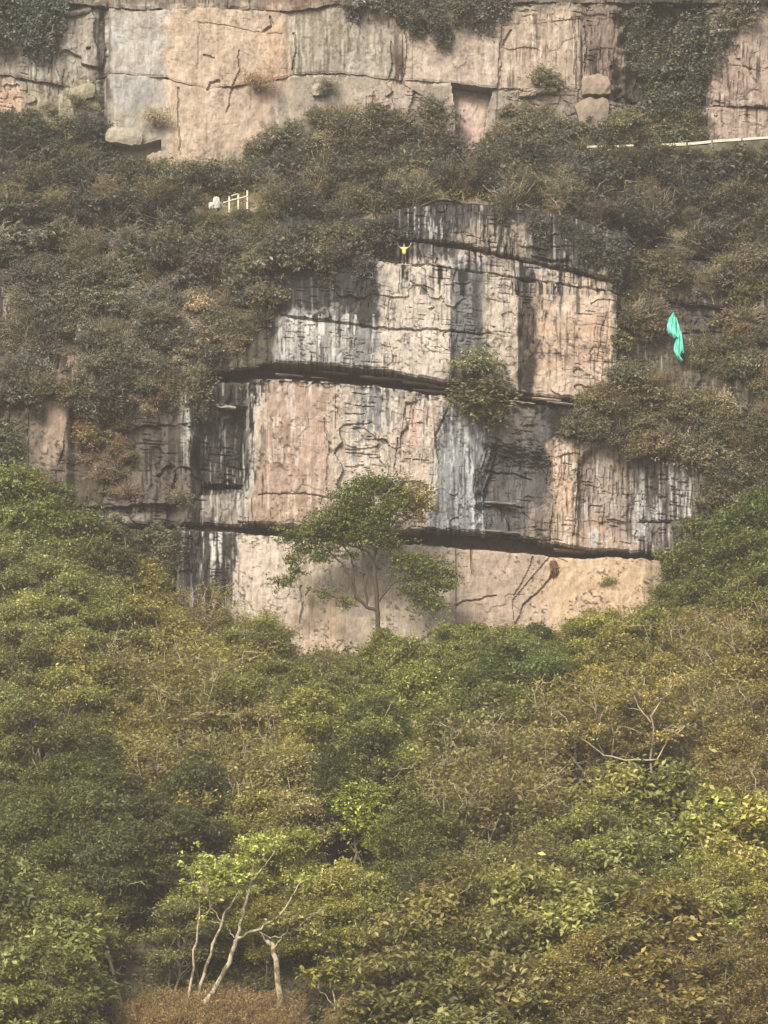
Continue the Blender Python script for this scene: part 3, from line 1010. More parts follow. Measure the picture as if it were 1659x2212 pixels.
def proto_tree(key, seed, H=8.5, spread=3.0, nlob=9, lob=(1.1, 1.7), flat=0.7, leaf=0.2, per=9.0, leaves=9, trunk_r=0.16,
               bark=None, low_=0.35, twigs=0, twig_out=0.0, droop=0.0, tuft=0.38, lean_=0.3, bright=0.25):
    r = np.random.default_rng(seed)
    tb = MB(); cb = MB()
    lean_v = r.normal(size=2) * lean_
    top = np.array([lean_v[0], lean_v[1], H * 0.62])
    trunk = bend((0, 0, -0.8), top, r, 6, 0.25)
    tb.tube(trunk, np.linspace(trunk_r, trunk_r * 0.45, 7), 7)
    lobes = []
    for k in range(nlob):
        a = k / nlob * 2 * math.pi * 2.4 + r.random() * 1.2
        f = (k + 0.5) / nlob
        rad = spread * (0.25 + 0.75 * math.sin(math.pi * min(1, 0.18 + f * 0.85))) * (0.55 + 0.5 * r.random())
        z = H * (low_ + (0.97 - low_) * f) - lob[0] * 0.4
        s = lob[0] + (lob[1] - lob[0]) * r.random()
        lobes.append(((math.cos(a) * rad + lean_v[0] * f, math.sin(a) * rad + lean_v[1] * f, z), (s, s, s * flat)))
    for c, s in lobes:
        c = np.array(c)
        f = np.clip(c[2] / H - 0.22, 0.15, 0.95) / 0.95
        st = trunk[0] + (trunk[-1] - trunk[0]) * f
        i = min(6, int(round(f * 6))); st = trunk[i]
        br = bend(st, c, r, 4, 0.3, -0.04)
        tb.tube(br, np.linspace(trunk_r * 0.42, trunk_r * 0.12, 5), 5)
        for q in range(4):
            d = r.normal(size=3); d[2] = abs(d[2]) * .6; d /= np.linalg.norm(d)
            e = c + d * np.array(s) * 0.95
            tb.tube(bend(br[-2], e, r, 3, 0.3), np.linspace(trunk_r * 0.14, 0.014, 4), 4)
    tips = tufts(cb, lobes, r, per, leaf, tuft, leaves, droop, shell=.6, bright=bright, wisp=.5)
    out = [('trunk', tb.build('trunk', bark or M_BARK_M, True), False), ('crown', cb.build('crown', M_LEAF), True)]
    if twigs:
        wb = MB()
        sel = tips[r.choice(len(tips), min(twigs, len(tips)), replace=False)]
        for e in sel:
            j = int(np.argmin([np.linalg.norm(np.array(c) - e) for c, s in lobes]))
            st = np.array(lobes[j][0]) - np.array([0, 0, lobes[j][1][2] * 0.7])
            dirv = e - st
            wb.tube(bend(st + dirv * 0.25, e + dirv * twig_out + np.array([0, 0, twig_out * .5]), r, 3, 0.35, 0.05), np.linspace(0.035, 0.012, 4), 3, cap=False)
        out.append(('twigs', wb.build('twigs', M_TWIG_P, True), False))
    PROTO[key] = out


def proto_shrub(key, seed, W=1.6, H=1.9, nlob=5, leaf=0.16, per=13, leaves=8, droop=0.0, hang=0.0, bark=None, twigs=40, bright=0.2, tw=M_TWIG_P):
    r = np.random.default_rng(seed)
    cb = MB(); tb = MB()
    lobes = []
    for k in range(nlob):
        a = r.random() * 2 * math.pi; q = math.sqrt(r.random())
        s = W * (0.36 + 0.26 * r.random())
        z = H * (0.30 + 0.5 * r.random() * (1.2 - q)) - hang * q * H * r.random()
        lobes.append(((math.cos(a) * q * W * 0.75, math.sin(a) * q * W * 0.75, z), (s, s, s * (0.75 + hang * 0.9))))
    for c, s in lobes:
        tb.tube(bend((r.normal() * .08, r.normal() * .08, -0.35), c, r, 4, 0.3, 0.06), np.linspace(0.05, 0.018, 5), 4)
    tips = tufts(cb, lobes, r, per, leaf, 0.3, leaves, droop, shell=0.55, bright=bright)
    wb = MB()
    for e in tips[r.choice(len(tips), min(twigs, len(tips)), replace=False)]:
        st = np.array([e[0] * 0.3, e[1] * 0.3, max(0.05, e[2] * 0.3)])
        dv = (e - st)
        wb.tube(bend(st + dv * 0.3, e + dv * 0.18 + np.array([0, 0, 0.05 - droop * .4]), r, 3, 0.35, 0.05), np.linspace(0.022, 0.009, 4), 3, cap=False)
    PROTO[key] = [('stems', tb.build('stems', bark or M_BARK_M, True), False), ('foliage', cb.build('foliage', M_LEAF), True),
                  ('twigs', wb.build('twigs', tw, True), False)]


def proto_twiggy(key, seed, H=6.5, spread=3.2, nb=8, leaf=0.17, per=2.2, mat=None, arch=0.0):
    """half-bare tree: many pale rising twigs, few leaves"""
    r = np.random.default_rng(seed)
    tb = MB(); wb = MB(); cb = MB()
    top = np.array([r.normal() * .4, r.normal() * .3, H * 0.35])
    tr = bend((0, 0, -0.8), top, r, 4, 0.2)
    tb.tube(tr, np.linspace(0.15, 0.10, 5), 6)
    ends = []
    for k in range(nb):
        a = k / nb * 2 * math.pi + r.random() * .7
        q = spread * (0.45 + 0.55 * r.random())
        e = np.array([math.cos(a) * q, math.sin(a) * q, H * (0.55 + 0.4 * r.random())])
        b = bend(tr[2 + k % 3], e, r, 5, 0.3, arch * 0.3 - 0.08)
        tb.tube(b, np.linspace(0.085, 0.028, 6), 5)
        for s in range(15):
            i = 1 + r.integers(0, 5)
            st = b[min(i, 5)]
            d = r.normal(size=3) * np.array([1, 1, .45]) + np.array([math.cos(a) * .5, math.sin(a) * .5, 0.75 - arch])
            d /= np.linalg.norm(d)
            L = 0.8 + 1.1 * r.random()
            t1 = bend(st, st + d * L, r, 3, 0.35, 0.07)
            wb.tube(t1, np.linspace(0.034, 0.014, 4), 3, cap=False)
            for z in range(3):
                d2 = d + r.normal(size=3) * .7; d2 /= np.linalg.norm(d2)
                t2 = bend(t1[1 + z % 3], t1[1 + z % 3] + d2 * (0.35 + .5 * r.random()), r, 2, 0.3, 0.05)
                wb.tube(t2, np.linspace(0.018, 0.01, 3), 3, cap=False)
                ends.append(t2[-1])
    ends = np.array(ends)
    m = 11
    C = np.repeat(ends, m, 0) + r.normal(size=(len(ends) * m, 3)) * 0.24
    tt = 0.8 + 0.6 * r.random(len(C))
    leaf_quads(cb, C, r.normal(size=C.shape) * .6 + np.array([0, 0, 1]), leaf * (0.7 + .7 * r.random(len(C))) * 1.4, leaf * (0.7 + .5 * r.random(len(C))), r, np.stack([tt, tt, tt], 1))
    PROTO[key] = [('trunk', tb.build('trunk', M_BARK_P, True), False), ('twigs', wb.build('twigs', mat or M_TWIG_P, True), False), ('crown', cb.build('crown', M_LEAF), True)]


for k in range(5):
    proto_tree(f'round{k}', 100 + k, H=8.5, spread=2.8, nlob=19, lob=(0.6, 1.25), flat=0.8, twigs=110, leaf=0.14, per=15, leaves=10, tuft=0.42)
for k in range(4):
    proto_tree(f'layer{k}', 120 + k, H=8.8, spread=3.1, nlob=20, lob=(0.65, 1.2), flat=0.55, leaf=0.15, per=14, leaves=10, twigs=130, tuft=0.5)
for k in range(3):
    proto_tree(f'dense{k}', 140 + k, H=9.0, spread=2.7, nlob=20, lob=(0.7, 1.4), flat=0.85, leaf=0.14, per=17, leaves=10, bark=M_BARK_D, bright=0.15, twigs=40)
for k in range(3):
    proto_tree(f'bigleaf{k}', 160 + k, H=6.5, spread=2.6, nlob=16, lob=(0.6, 1.15), leaf=0.22, per=12, leaves=8, low_=0.2, tuft=0.5, twigs=60, bright=0.5)
for k in range(3):
    proto_twiggy(f'twiggy{k}', 180 + k, H=6.8, spread=2.8)
proto_twiggy('arching', 190, H=5.2, spread=3.0, nb=10, arch=0.5, per=1.5)
for k in range(7):
    proto_shrub(f'shrub{k}', 200 + k, W=1.5 + .12 * (k % 3), H=1.7 + .25 * (k % 4), nlob=6 + k % 4, leaf=(.10, .13, .16, .11, .2, .12, .14)[k], per=(18, 15, 12, 17, 8, 16, 13)[k], twigs=(40, 90, 30, 140, 20, 60, 100)[k], bark=M_BARK_D, tw=(M_TWIG_P, M_BARK_M)[k % 2])
for k in range(2):
    proto_shrub(f'hang{k}', 220 + k, W=1.5, H=1.6, nlob=7, droop=0.5, hang=1.1, per=14, twigs=50, tw=M_BARK_D)
for k in range(2):
    proto_shrub(f'drybush{k}', 230 + k, W=1.5, H=1.6, nlob=6, leaf=0.10, per=8, leaves=5, twigs=170, bright=.5, tw=M_TWIG_P)


def proto_brush(key, seed):
    """feathery rust-coloured dry scrub: fine upright sprays"""
    r = np.random.default_rng(seed)
    wb = MB(); cb = MB()
    for k in range(150):
        a = r.random() * 6.283; q = math.sqrt(r.random()) * 1.4
        st = np.array([math.cos(a) * q * .5, math.sin(a) * q * .5, -0.3])
        e = np.array([math.cos(a) * q, math.sin(a) * q, 0.6 + 1.7 * r.random() ** 1.5 - q * .2])
        b = bend(st, e, r, 4, 0.25, 0.04)
        wb.tube(b, np.linspace(0.014, 0.005, 5), 3, cap=False)
        n = 34
        f = r.random(n) * .75 + .25
        C = st + (e - st) * f[:, None] + r.normal(size=(n, 3)) * .10
        tt = (.45 + .75 * f) * (.7 + .6 * r.random(n)) * (.7 + .6 * r.random())
        leaf_quads(cb, C, r.normal(size=(n, 3)), np.full(n, .24), np.full(n, .05), r, np.stack([tt, tt, tt], 1))
    PROTO[key] = [('stems', wb.build('stems', plain('rusty_stems', (.22, .16, .115), .9, .3), True), False), ('sprays', cb.build('sprays', M_LEAF), True)]


for k in range(2):
    proto_brush(f'brush{k}', 240 + k)

REG = []          # things to be labelled once all stand
LEAFGAIN = np.array([0.87, 0.98, 0.58])


def spawn(key, name, loc, scale, rgb, look, where, cat, group, rz=None, tilt=(0, 0), uv=None):
    rz = random.uniform(0, 6.283) if rz is None else rz
    s = scale if np.ndim(scale) else (scale, scale, scale)
    e = empty(name, tuple(loc), rz, s)
    e.rotation_euler = (tilt[0], tilt[1], rz)
    c = lin(rgb) * LEAFGAIN
    c = c * random.uniform(*((.62, 1.35) if cat == 'shrub' else (.72, 1.25))) * np.array([random.uniform(.93, 1.08), 1.0, random.uniform(.85, 1.2)])
    if group != 'trees of the forest slope' and cat in ('shrub', 'sapling'):
        c = c * np.array([.88, .86, 1.22])        # greyer, cooler leaf tone for shrubs and saplings
    first = None
    for part, m, colored in PROTO[key]:
        o = link(part, m, first if (part == 'twigs' and first) else e)
        first = first or o
        if part == 'twigs':
            o['kind'] = 'stuff'
        if colored:
            o.color = (c[0], c[1], c[2], 1)
    e['category'] = cat; e['group'] = group
    REG.append((e, look, where, uv if uv is not None else pix(np.array(loc))))
    return e


# ---- forest on the slope -------------------------------------------------------------
FOREST = [  # centre of a patch, its reach, kinds of tree, colour, words for the colour
    ((60, 1120), 190, ['layer', 'round'], (106, 108, 70), 'fresh green'),
    ((250, 1190), 120, ['dense', 'round'], (88, 86, 62), 'dull green'),
    ((100, 1380), 220, ['round', 'layer'], (122, 118, 82), 'olive green'),
    ((430, 1350), 200, ['round', 'twiggy'], (132, 120, 80), 'speckled olive'),
    ((560, 1450), 180, ['layer', 'round'], (118, 112, 72), 'olive green'),
    ((130, 1450), 100, ['round'], (130, 114, 78), 'ochre brown'),
    ((820, 1380), 110, ['layer', 'dense'], (96, 96, 60), 'dark green'),
    ((1000, 1400), 170, ['layer', 'round'], (112, 112, 70), 'fresh green'),
    ((830, 1560), 170, ['round', 'layer'], (116, 114, 72), 'green'),
    ((780, 1640), 110, ['dense'], (72, 76, 48), 'deep green'),
    ((1120, 1450), 110, ['dense', 'layer'], (88, 92, 58), 'dark green'),
    ((1330, 1400), 150, ['layer', 'round'], (126, 119, 74), 'ochre green'),
    ((1420, 1560), 190, ['twiggy', 'round'], (126, 114, 80), 'brownish olive'),
    ((1600, 1450), 140, ['round', 'twiggy'], (126, 112, 78), 'rusty olive'),
    ((1250, 1560), 110, ['twiggy', 'round'], (130, 118, 76), 'pale olive'),
    ((300, 1560), 160, ['round', 'twiggy'], (122, 110, 74), 'brownish olive'),
    ((520, 1640), 150, ['twiggy', 'round'], (138, 126, 92), 'beige olive'),
    ((110, 1640), 150, ['round', 'layer'], (104, 100, 64), 'olive green'),
    ((140, 1800), 190, ['dense', 'round'], (84, 86, 56), 'deep green'),
    ((330, 1800), 120, ['dense'], (78, 78, 56), 'shaded green'),
    ((560, 1760), 110, ['twiggy', 'round'], (128, 116, 84), 'beige olive'),
    ((1050, 1720), 140, ['arching', 'twiggy'], (130, 116, 84), 'pale brown'),
    ((1000, 1600), 100, ['round', 'layer'], (106, 104, 66), 'green'),
    ((1400, 1820), 190, ['bigleaf', 'layer'], (126, 122, 78), 'bright green'),
    ((1560, 1900), 150, ['bigleaf', 'round'], (128, 120, 74), 'yellowish green'),
    ((1580, 1700), 130, ['twiggy', 'round'], (128, 112, 76), 'brownish olive'),
    ((1250, 1720), 100, ['twiggy'], (126, 112, 80), 'pale brown'),
    ((1100, 1900), 140, ['twiggy', 'round'], (122, 112, 76), 'olive brown'),
    ((1250, 1950), 120, ['bigleaf'], (122, 116, 72), 'olive green'),
    ((880, 1900), 120, ['dense', 'round'], (84, 84, 54), 'dark green'),
    ((700, 1950), 130, ['round', 'layer'], (128, 120, 70), 'yellowish olive'),
    ((1000, 2080), 170, ['round', 'bigleaf'], (106, 98, 64), 'olive brown'),
    ((1400, 2100), 220, ['round', 'layer', 'bigleaf'], (112, 98, 66), 'brownish olive'),
    ((1600, 2150), 150, ['twiggy', 'round'], (108, 92, 64), 'brown'),
    ((760, 2080), 130, ['round', 'layer'], (122, 114, 70), 'yellowish olive'),
    ((80, 2080), 170, ['layer', 'bigleaf'], (104, 102, 64), 'green'),
    ((330, 2060), 100, ['layer'], (110, 104, 74), 'olive green'),
    ((1580, 1200), 130, ['layer', 'dense'], (94, 98, 62), 'fresh green'),
    ((1500, 1280), 100, ['dense', 'layer'], (96, 96, 60), 'green'),
]
KINDWORD = {'round': 'round-crowned tree', 'layer': 'layered-spray tree', 'dense': 'dense bushy tree', 'bigleaf': 'large-leaved tree',
            'twiggy': 'half-bare twiggy tree', 'arching': 'arching bare-twigged tree'}
KINDNAME = {'round': 'broadleaf_tree', 'layer': 'layered_tree', 'dense': 'evergreen_tree', 'bigleaf': 'large_leaved_tree', 'twiggy': 'twiggy_tree', 'arching': 'arching_tree'}
NUM = {'round': 5, 'layer': 4, 'dense': 3, 'bigleaf': 3, 'twiggy': 3, 'arching': 1}
CANOPY = curve([(-200, 1010), (0, 1018), (120, 1030), (200, 1090), (250, 1165), (320, 1205), (380, 1255), (480, 1278), (560, 1310), (610, 1350), (650, 1425), (700, 1432), (745, 1395), (790, 1330),
                (860, 1325), (930, 1345), (1000, 1335), (1120, 1345), (1200, 1325), (1300, 1308), (1400, 1300), (1450, 1230), (1490, 1160), (1540, 1105), (1660, 1050), (1900, 1020)])


def where_forest(u, v):
    rows = 'at the cliff foot' if v < 1480 else 'on the upper slope' if v < 1680 else 'on the middle slope' if v < 1900 else 'on the lower slope'
    cols = 'far left' if u < 330 else 'left of centre' if u < 660 else 'below the lone tree' if u < 1000 else 'right of centre' if u < 1330 else 'far right'
    return rows + ' ' + cols


def patch(u, v):
    best = None
    for f in FOREST:
        d = math.hypot(u - f[0][0], v - f[0][1]) / f[1] + random.uniform(0, .25)
        if best is None or d < best[0]:
            best = (d, f)
    return best[1]


HOLLOW = [(190, 1890), (420, 1870), (430, 2000), (300, 2040), (200, 2020)]
HOLLOW2 = [(515, 2030), (600, 2030), (600, 2130), (500, 2140)]
spots = []
sp = 3.75
for iy in range(0, 30):
    for ix in range(-12, 13):
        x = (ix + 0.5 * (iy % 2)) * sp + random.uniform(-1.3, 1.3)
        y = -2.6 - iy * sp * 0.80 + random.uniform(-1.1, 1.1)
        spots.append((x, min(y, -2.2)))
placed = 0
YFORK = ground_hit(430, 2235)
CLEAR = [(385, 690, 1830, 2230, YFORK + 2.8), (280, 640, 2120, 2230, YFORK + 1), (690, 760, 2070, 2230, YFORK + 3), (225, 285, 2050, 2230, YFORK + 3), (740, 900, 2190, 2230, YFORK),
         (690, 840, 1690, 1840, ground_hit(765, 1900) + 1.5), (1190, 1500, 1470, 1660, ground_hit(1415, 1760) + 1.5), (640, 740, 1330, 1420, 0), (1580, 1670, 2190, 2240, YFORK)]
for x, y in spots:
    z = float(gz(x, y))
    H = random.uniform(5.2, 8.6)
    if y > -9:
        H = random.uniform(4.0, 6.5)
    u, v = pix(np.array([x, y, z + H]))
    uc, vc = pix(np.array([x, y, z + H * 0.62]))
    if u < -40 or u > 1700 or v > 2200:
        continue
    lim = CANOPY(u) + 8
    if v < lim:
        # keep the canopy's outline: lower the tree, or drop it
        need = float(P(u, lim + random.uniform(0, 14), y)[2]) - z
        if need < 2.2:
            continue
        H = need
    hollow = inpoly(np.array([uc]), np.array([vc]), HOLLOW)[0] or inpoly(np.array([uc]), np.array([vc]), HOLLOW2)[0]
    if hollow or (560 < uc < 960 and 1215 < v < 1320):
        continue
    if vc > 2110 and 280 < uc < 640:
        continue
    if any(y < cy and uc + 42 > a and uc - 42 < b and vc + 30 > c and v < d for a, b, c, d, cy in CLEAR):
        continue
    f = patch(uc, vc)
    kd = random.choice(f[2])
    key = kd + str(random.randrange(NUM[kd])) if kd != 'arching' else 'arching'
    base = {'round': 8.5, 'layer': 8.8, 'dense': 9.0, 'bigleaf': 6.5, 'twiggy': 6.8, 'arching': 5.2}[kd]
    sz = H / base
    sxy = max(sz, 0.72) * random.uniform(0.92, 1.15)
    spawn(key, KINDNAME[kd], (x, y, z), (sxy, sxy, sz), f[3], f[4] + ' ' + KINDWORD[kd], where_forest(uc, vc), 'tree', 'trees of the forest slope', uv=(uc, vc))
    placed += 1
# tall trees that close the canopy at both sides of the rock
for u, vt, H in [(20, 1022, 10), (75, 1035, 9.5), (120, 1048, 9), (165, 1085, 8.5), (215, 1130, 8), (40, 1080, 8), (110, 1110, 8), (250, 1180, 7), (310, 1215, 6.5), (10, 1150, 8), (180, 1180, 7), (80, 1190, 8),
                 (1480, 1190, 7), (1530, 1115, 8.5), (1580, 1085, 9), (1640, 1060, 10), (1560, 1170, 8), (1620, 1150, 9), (1500, 1250, 7), (1660, 1220, 8), (1450, 1290, 5), (1590, 1260, 7)]:
    Y = ground_hit(u, vt, H)
    p = P(u, vt, Y); z = float(gz(p[0], Y))
    H = p[2] - z
    kd = random.choice(['layer', 'round', 'dense', 'layer'])
    f = patch(u, vt + 60)
    key = kd + str(random.randrange(NUM[kd])); base = {'round': 8.5, 'layer': 8.8, 'dense': 9.0}[kd]
    s = H / base
    w = min(max(s, .8), 1.15)
    spawn(key, KINDNAME[kd], (p[0], Y, z), (w, w, s), f[3], f[4] + ' ' + KINDWORD[kd], 'beside the cliff ' + ('far left' if u < 500 else 'far right'), 'tree', 'trees beside the cliff', uv=(u, vt + 50))

# ---- shrubs on the terrace and on the rock ---------------------------------------------

def cliffY(u, v):
    U_ = np.array([float(u)]); V_ = np.array([float(v)])
    if v > C1(u):
        return f_bed2(U_, V_)[0]
    if v > B1(u):
        return f_bed3(U_, V_)[0]
    if v > A2(u):
        return f_bed4(U_, V_)[0]
    return f_top(U_, V_)[0]


Yp_ = UP_Y - 2.4
SHRUBS = {f'shrub{k}': q for k, q in enumerate([('fine_leaved_shrub', 'fine-leaved shrub'), ('twiggy_shrub', 'twiggy shrub'), ('leafy_shrub', 'leafy shrub'), ('twiggy_shrub', 'twiggy shrub'), ('broad_leaved_shrub', 'broad-leaved shrub'), ('fine_leaved_shrub', 'fine-leaved shrub'), ('leafy_shrub', 'leafy shrub')])}


def in_area(u, v, pts):
    return bool(inpoly(np.array([float(u)]), np.array([float(v)]), pts)[0])


AREAS = [
    ([(370, 650), (450, 640), (455, 765), (385, 775)], 14, (40, 64), ['drybush', 'shrub'], [(156, 140, 124), (146, 132, 114)], 'pale pinkish', 'by the pale patch of the left shoulder', 'cliff'),
    ([(450, 640), (560, 620), (555, 740), (470, 790)], 14, (44, 70), ['shrub', 'drybush'], [(120, 104, 80), (112, 98, 76)], 'ochre brown', 'at the right edge of the left shoulder', 'cliff'),
    ([(0, 560), (200, 560), (220, 760), (0, 780)], 26, (44, 74), ['shrub', 'drybush'], [(98, 90, 82), (90, 84, 78), (112, 100, 90)], 'grey-brown', 'at the left edge of the left shoulder', 'cliff'),
    ([(555, 300), (600, 265), (700, 240), (760, 235), (960, 245), (970, 335), (555, 350)], 34, (54, 86), ['shrub', 'shrub', 'drybush'], [(88, 85, 72), (98, 92, 76), (78, 77, 68)], 'grey-green', 'at the foot of the top middle rock', 'upper'),
    ([(-30, 262), (60, 262), (215, 265), (225, 335), (-30, 340)], 22, (54, 88), ['shrub'], [(84, 86, 76), (78, 82, 76), (92, 90, 76)], 'dark grey-green', 'at the foot of the top left rock', 'upper'),
    ([(1060, 262), (1240, 262), (1520, 262), (1530, 335), (1060, 340)], 28, (54, 88), ['shrub', 'shrub', 'drybush'], [(92, 89, 74), (102, 96, 76), (82, 82, 72)], 'grey-green', 'at the foot of the top right rock', 'upper'),
    ([(1250, 322), (1700, 310), (1700, 345), (1250, 345)], 30, (34, 52), ['shrub', 'drybush'], [(104, 97, 72), (94, 88, 70)], 'small olive', 'before the concrete parapet', 'path'),
    ([(60, 812), (200, 822), (420, 800), (440, 830), (200, 850), (60, 850)], 17, (44, 74), ['shrub', 'hang'], [(104, 96, 76), (96, 90, 74), (112, 98, 78)], 'dull green', 'along the left shoulder\'s lower edge', 'cliff'),  # polygon, number, size in picture units, kinds, colours, words, where, mode
    ([(640, 330), (820, 290), (980, 300), (1270, 330), (1700, 340), (1700, 540), (1400, 500), (1340, 480), (1250, 440), (1100, 408), (950, 400), (850, 420), (800, 450), (640, 470)], 98, (70, 118),
     ['shrub'] * 5 + ['drybush'], [(76, 73, 65), (86, 82, 69), (70, 69, 63), (92, 86, 70)], 'grey-green', 'on the terrace right of centre', 'bench'),
    ([(-30, 285), (220, 320), (300, 372), (480, 372), (640, 340), (640, 470), (560, 460), (-30, 475)], 60, (65, 112),
     ['shrub', 'shrub', 'shrub', 'drybush'], [(78, 77, 70), (90, 85, 70), (70, 72, 66)], 'grey-green', 'on the terrace at left', 'bench'),
    ([(-30, 490), (260, 480), (560, 470), (680, 500), (790, 530), (590, 575), (560, 690), (450, 760), (300, 790), (150, 830), (-30, 850)], 100, (54, 94),
     ['shrub', 'shrub', 'drybush'], [(92, 90, 76), (84, 84, 74), (102, 98, 80), (94, 87, 78)], 'brownish green', 'on the overgrown shoulder at left', 'cliff'),
    ([(-30, 845), (70, 850), (50, 1000), (-30, 1010)], 9, (50, 80), ['shrub'], [(98, 100, 76), (88, 92, 72)], 'green', 'beside the pink rock at far left', 'cliff'),
    ([(155, 870), (370, 830), (400, 860), (300, 900), (280, 1060), (180, 1060)], 24, (38, 66), ['drybush', 'shrub'], [(124, 98, 74), (116, 102, 76), (130, 108, 84)], 'rusty brown', 'on the rock below the left shoulder', 'cliff'),
    ([(1345, 640), (1420, 560), (1700, 540), (1700, 1060), (1560, 1080), (1500, 1000), (1400, 970), (1245, 935), (1225, 870), (1330, 790)], 98, (56, 98),
     ['shrub', 'shrub', 'drybush'], [(102, 96, 70), (112, 102, 74), (94, 88, 70), (108, 94, 72)], 'olive', 'on the overgrown rock at right', 'cliff'),
    ([(-20, -20), (150, -20), (150, 45), (90, 75), (-20, 60)], 9, (70, 100), ['shrub', 'hang'], [(92, 98, 88), (86, 92, 84)], 'bluish green', 'hanging over the top left rock', 'upper'),
    ([(745, -20), (1090, -20), (1050, 20), (1000, 40), (870, 15), (760, 10)], 14, (55, 90), ['hang', 'shrub'], [(104, 98, 92), (96, 92, 86)], 'grey', 'hanging over the top edge at centre', 'upper'),
    ([(1350, -20), (1560, -20), (1540, 40), (1500, 230), (1430, 240), (1370, 160)], 20, (60, 100), ['shrub', 'hang'], [(90, 94, 80), (98, 98, 82)], 'dark green', 'in the overgrown gully at top right', 'upper'),
    ([(1580, -20), (1680, -20), (1680, 20), (1600, 30)], 3, (60, 80), ['shrub'], [(100, 94, 84)], 'grey-green', 'above the pink rock at top right', 'upper'),
    ([(60, 215), (220, 190), (230, 300), (60, 300)], 12, (34, 60), ['shrub', 'drybush'], [(126, 118, 92), (112, 106, 84)], 'olive grey', 'under the joint of the top left rock', 'upper'),
    ([(600, 260), (700, 175), (760, 230), (960, 210), (970, 320), (600, 330)], 18, (44, 74), ['shrub', 'drybush'], [(122, 112, 92), (112, 104, 86)], 'olive grey', 'below the top middle rock', 'upper'),
    ([(1070, 230), (1220, 200), (1240, 300), (1340, 230), (1530, 240), (1520, 320), (1070, 325)], 26, (44, 76), ['shrub', 'drybush'], [(126, 116, 86), (118, 110, 84)], 'olive', 'below the top right rock', 'upper'),
    ([(1080, 440), (1140, 445), (1310, 490), (1370, 560), (1320, 560), (1220, 490), (1090, 455)], 8, (40, 64), ['hang'], [(90, 88, 80), (82, 82, 74)], 'dark grey-green', 'over the rim beside the streaked rock', 'rimhang'),
    ([(640, 480), (830, 470), (840, 500), (790, 550), (690, 545)], 9, (50, 80), ['shrub', 'hang'], [(98, 92, 84), (104, 98, 80)], 'grey-green', 'left of the person at the rim', 'cliff'),
    ([(250, 1120), (380, 1150), (370, 1210), (300, 1250), (240, 1180)], 9, (46, 76), ['hang', 'shrub'], [(96, 92, 70), (90, 88, 70)], 'dull green', 'under the lower left ledge', 'cliff'),
    ([(1230, 1240), (1440, 1260), (1440, 1330), (1220, 1330)], 2, (30, 40), ['shrub'], [(136, 124, 78)], 'yellowish', 'at the foot of the tan rock', 'cliff'),
]
OPEN = [[(375, 655), (430, 650), (440, 720), (385, 730)], [(255, 560), (330, 570), (300, 640), (250, 620)], [(60, 640), (110, 650), (100, 730), (60, 720)], [(1560, 820), (1640, 800), (1650, 900), (1570, 900)], [(1400, 850), (1450, 850), (1450, 920), (1400, 920)], [(110, 745), (165, 745), (160, 815), (115, 820)], [(-30, 555), (45, 560), (40, 680), (-30, 690)], [(280, 395), (400, 395), (400, 440), (280, 440)],
        [(1405, 640), (1510, 640), (1510, 835), (1405, 835)], [(1480, 640), (1560, 630), (1560, 720), (1480, 720)], [(975, 180), (1060, 190), (1050, 320), (960, 320)], [(405, 385), (605, 385), (605, 505), (405, 505)]]
for pts, n, (s0, s1), kinds, cols, word, where, mode in AREAS:
    xs = [p[0] for p in pts]; ys = [p[1] for p in pts]
    got = []
    tries = 0
    while len(got) < n and tries < 6000:
        tries += 1
        u = random.uniform(min(xs), max(xs)); v = random.uniform(min(ys), max(ys))
        if not in_area(u, v, pts):
            continue
        if any(in_area(u, v, q) for q in OPEN):
            continue
        s = random.uniform(s0, s1)
        if any(math.hypot(u - a, (v - b) * 1.2) < s * 0.36 for a, b in got):
            continue
        got.append((u, v))
        kd = random.choice(kinds)
        key = kd + str(random.randrange({'shrub': 7, 'drybush': 2, 'hang': 2}[kd]))
        vb = v + s * 0.35
        tilt = (0, 0)
        if mode == 'bench':
            Y = float(bench_at(u, min(vb, float(rim(u)))))
        elif mode == 'path':
            Y = Yp_ - .5
        elif mode == 'upper':
            Y = UP_Y + (f_up1(np.array([u]), np.array([v]))[0] if v < UMID(u) else f_up2(np.array([u]), np.array([v]))[0]) - 0.1
            tilt = (0.5, 0)
        elif mode == 'rimhang':
            Y = cliffY(u, v) - 0.2; tilt = (0.35, 0)
        else:
            Y = cliffY(u, v) - 0.1; tilt = (0.45, 0)
        p = P(u, vb, Y)
        if mode not in ('bench', 'path'):
            p = p + np.array([0, 0.15, 0])
        k = s / 25.9 / 2.9
        nm, lk = SHRUBS[key] if kd == 'shrub' else {'drybush': ('dry_shrub', 'dry shrub'), 'hang': ('hanging_shrub', 'drooping shrub')}[kd]
        vm = (min(ys) + max(ys)) / 2
        part_ = (', upper part' if v < vm else ', lower part') if n > 40 else ''
        spawn(key, nm, p, (k, k, k * random.uniform(.85, 1.15)), random.choice(cols),
              word + ' ' + lk, where + part_, 'shrub', 'shrubs of the cliff and terrace', rz=random.uniform(-.5, .5) if tilt[0] else None, tilt=tilt, uv=(u, v))


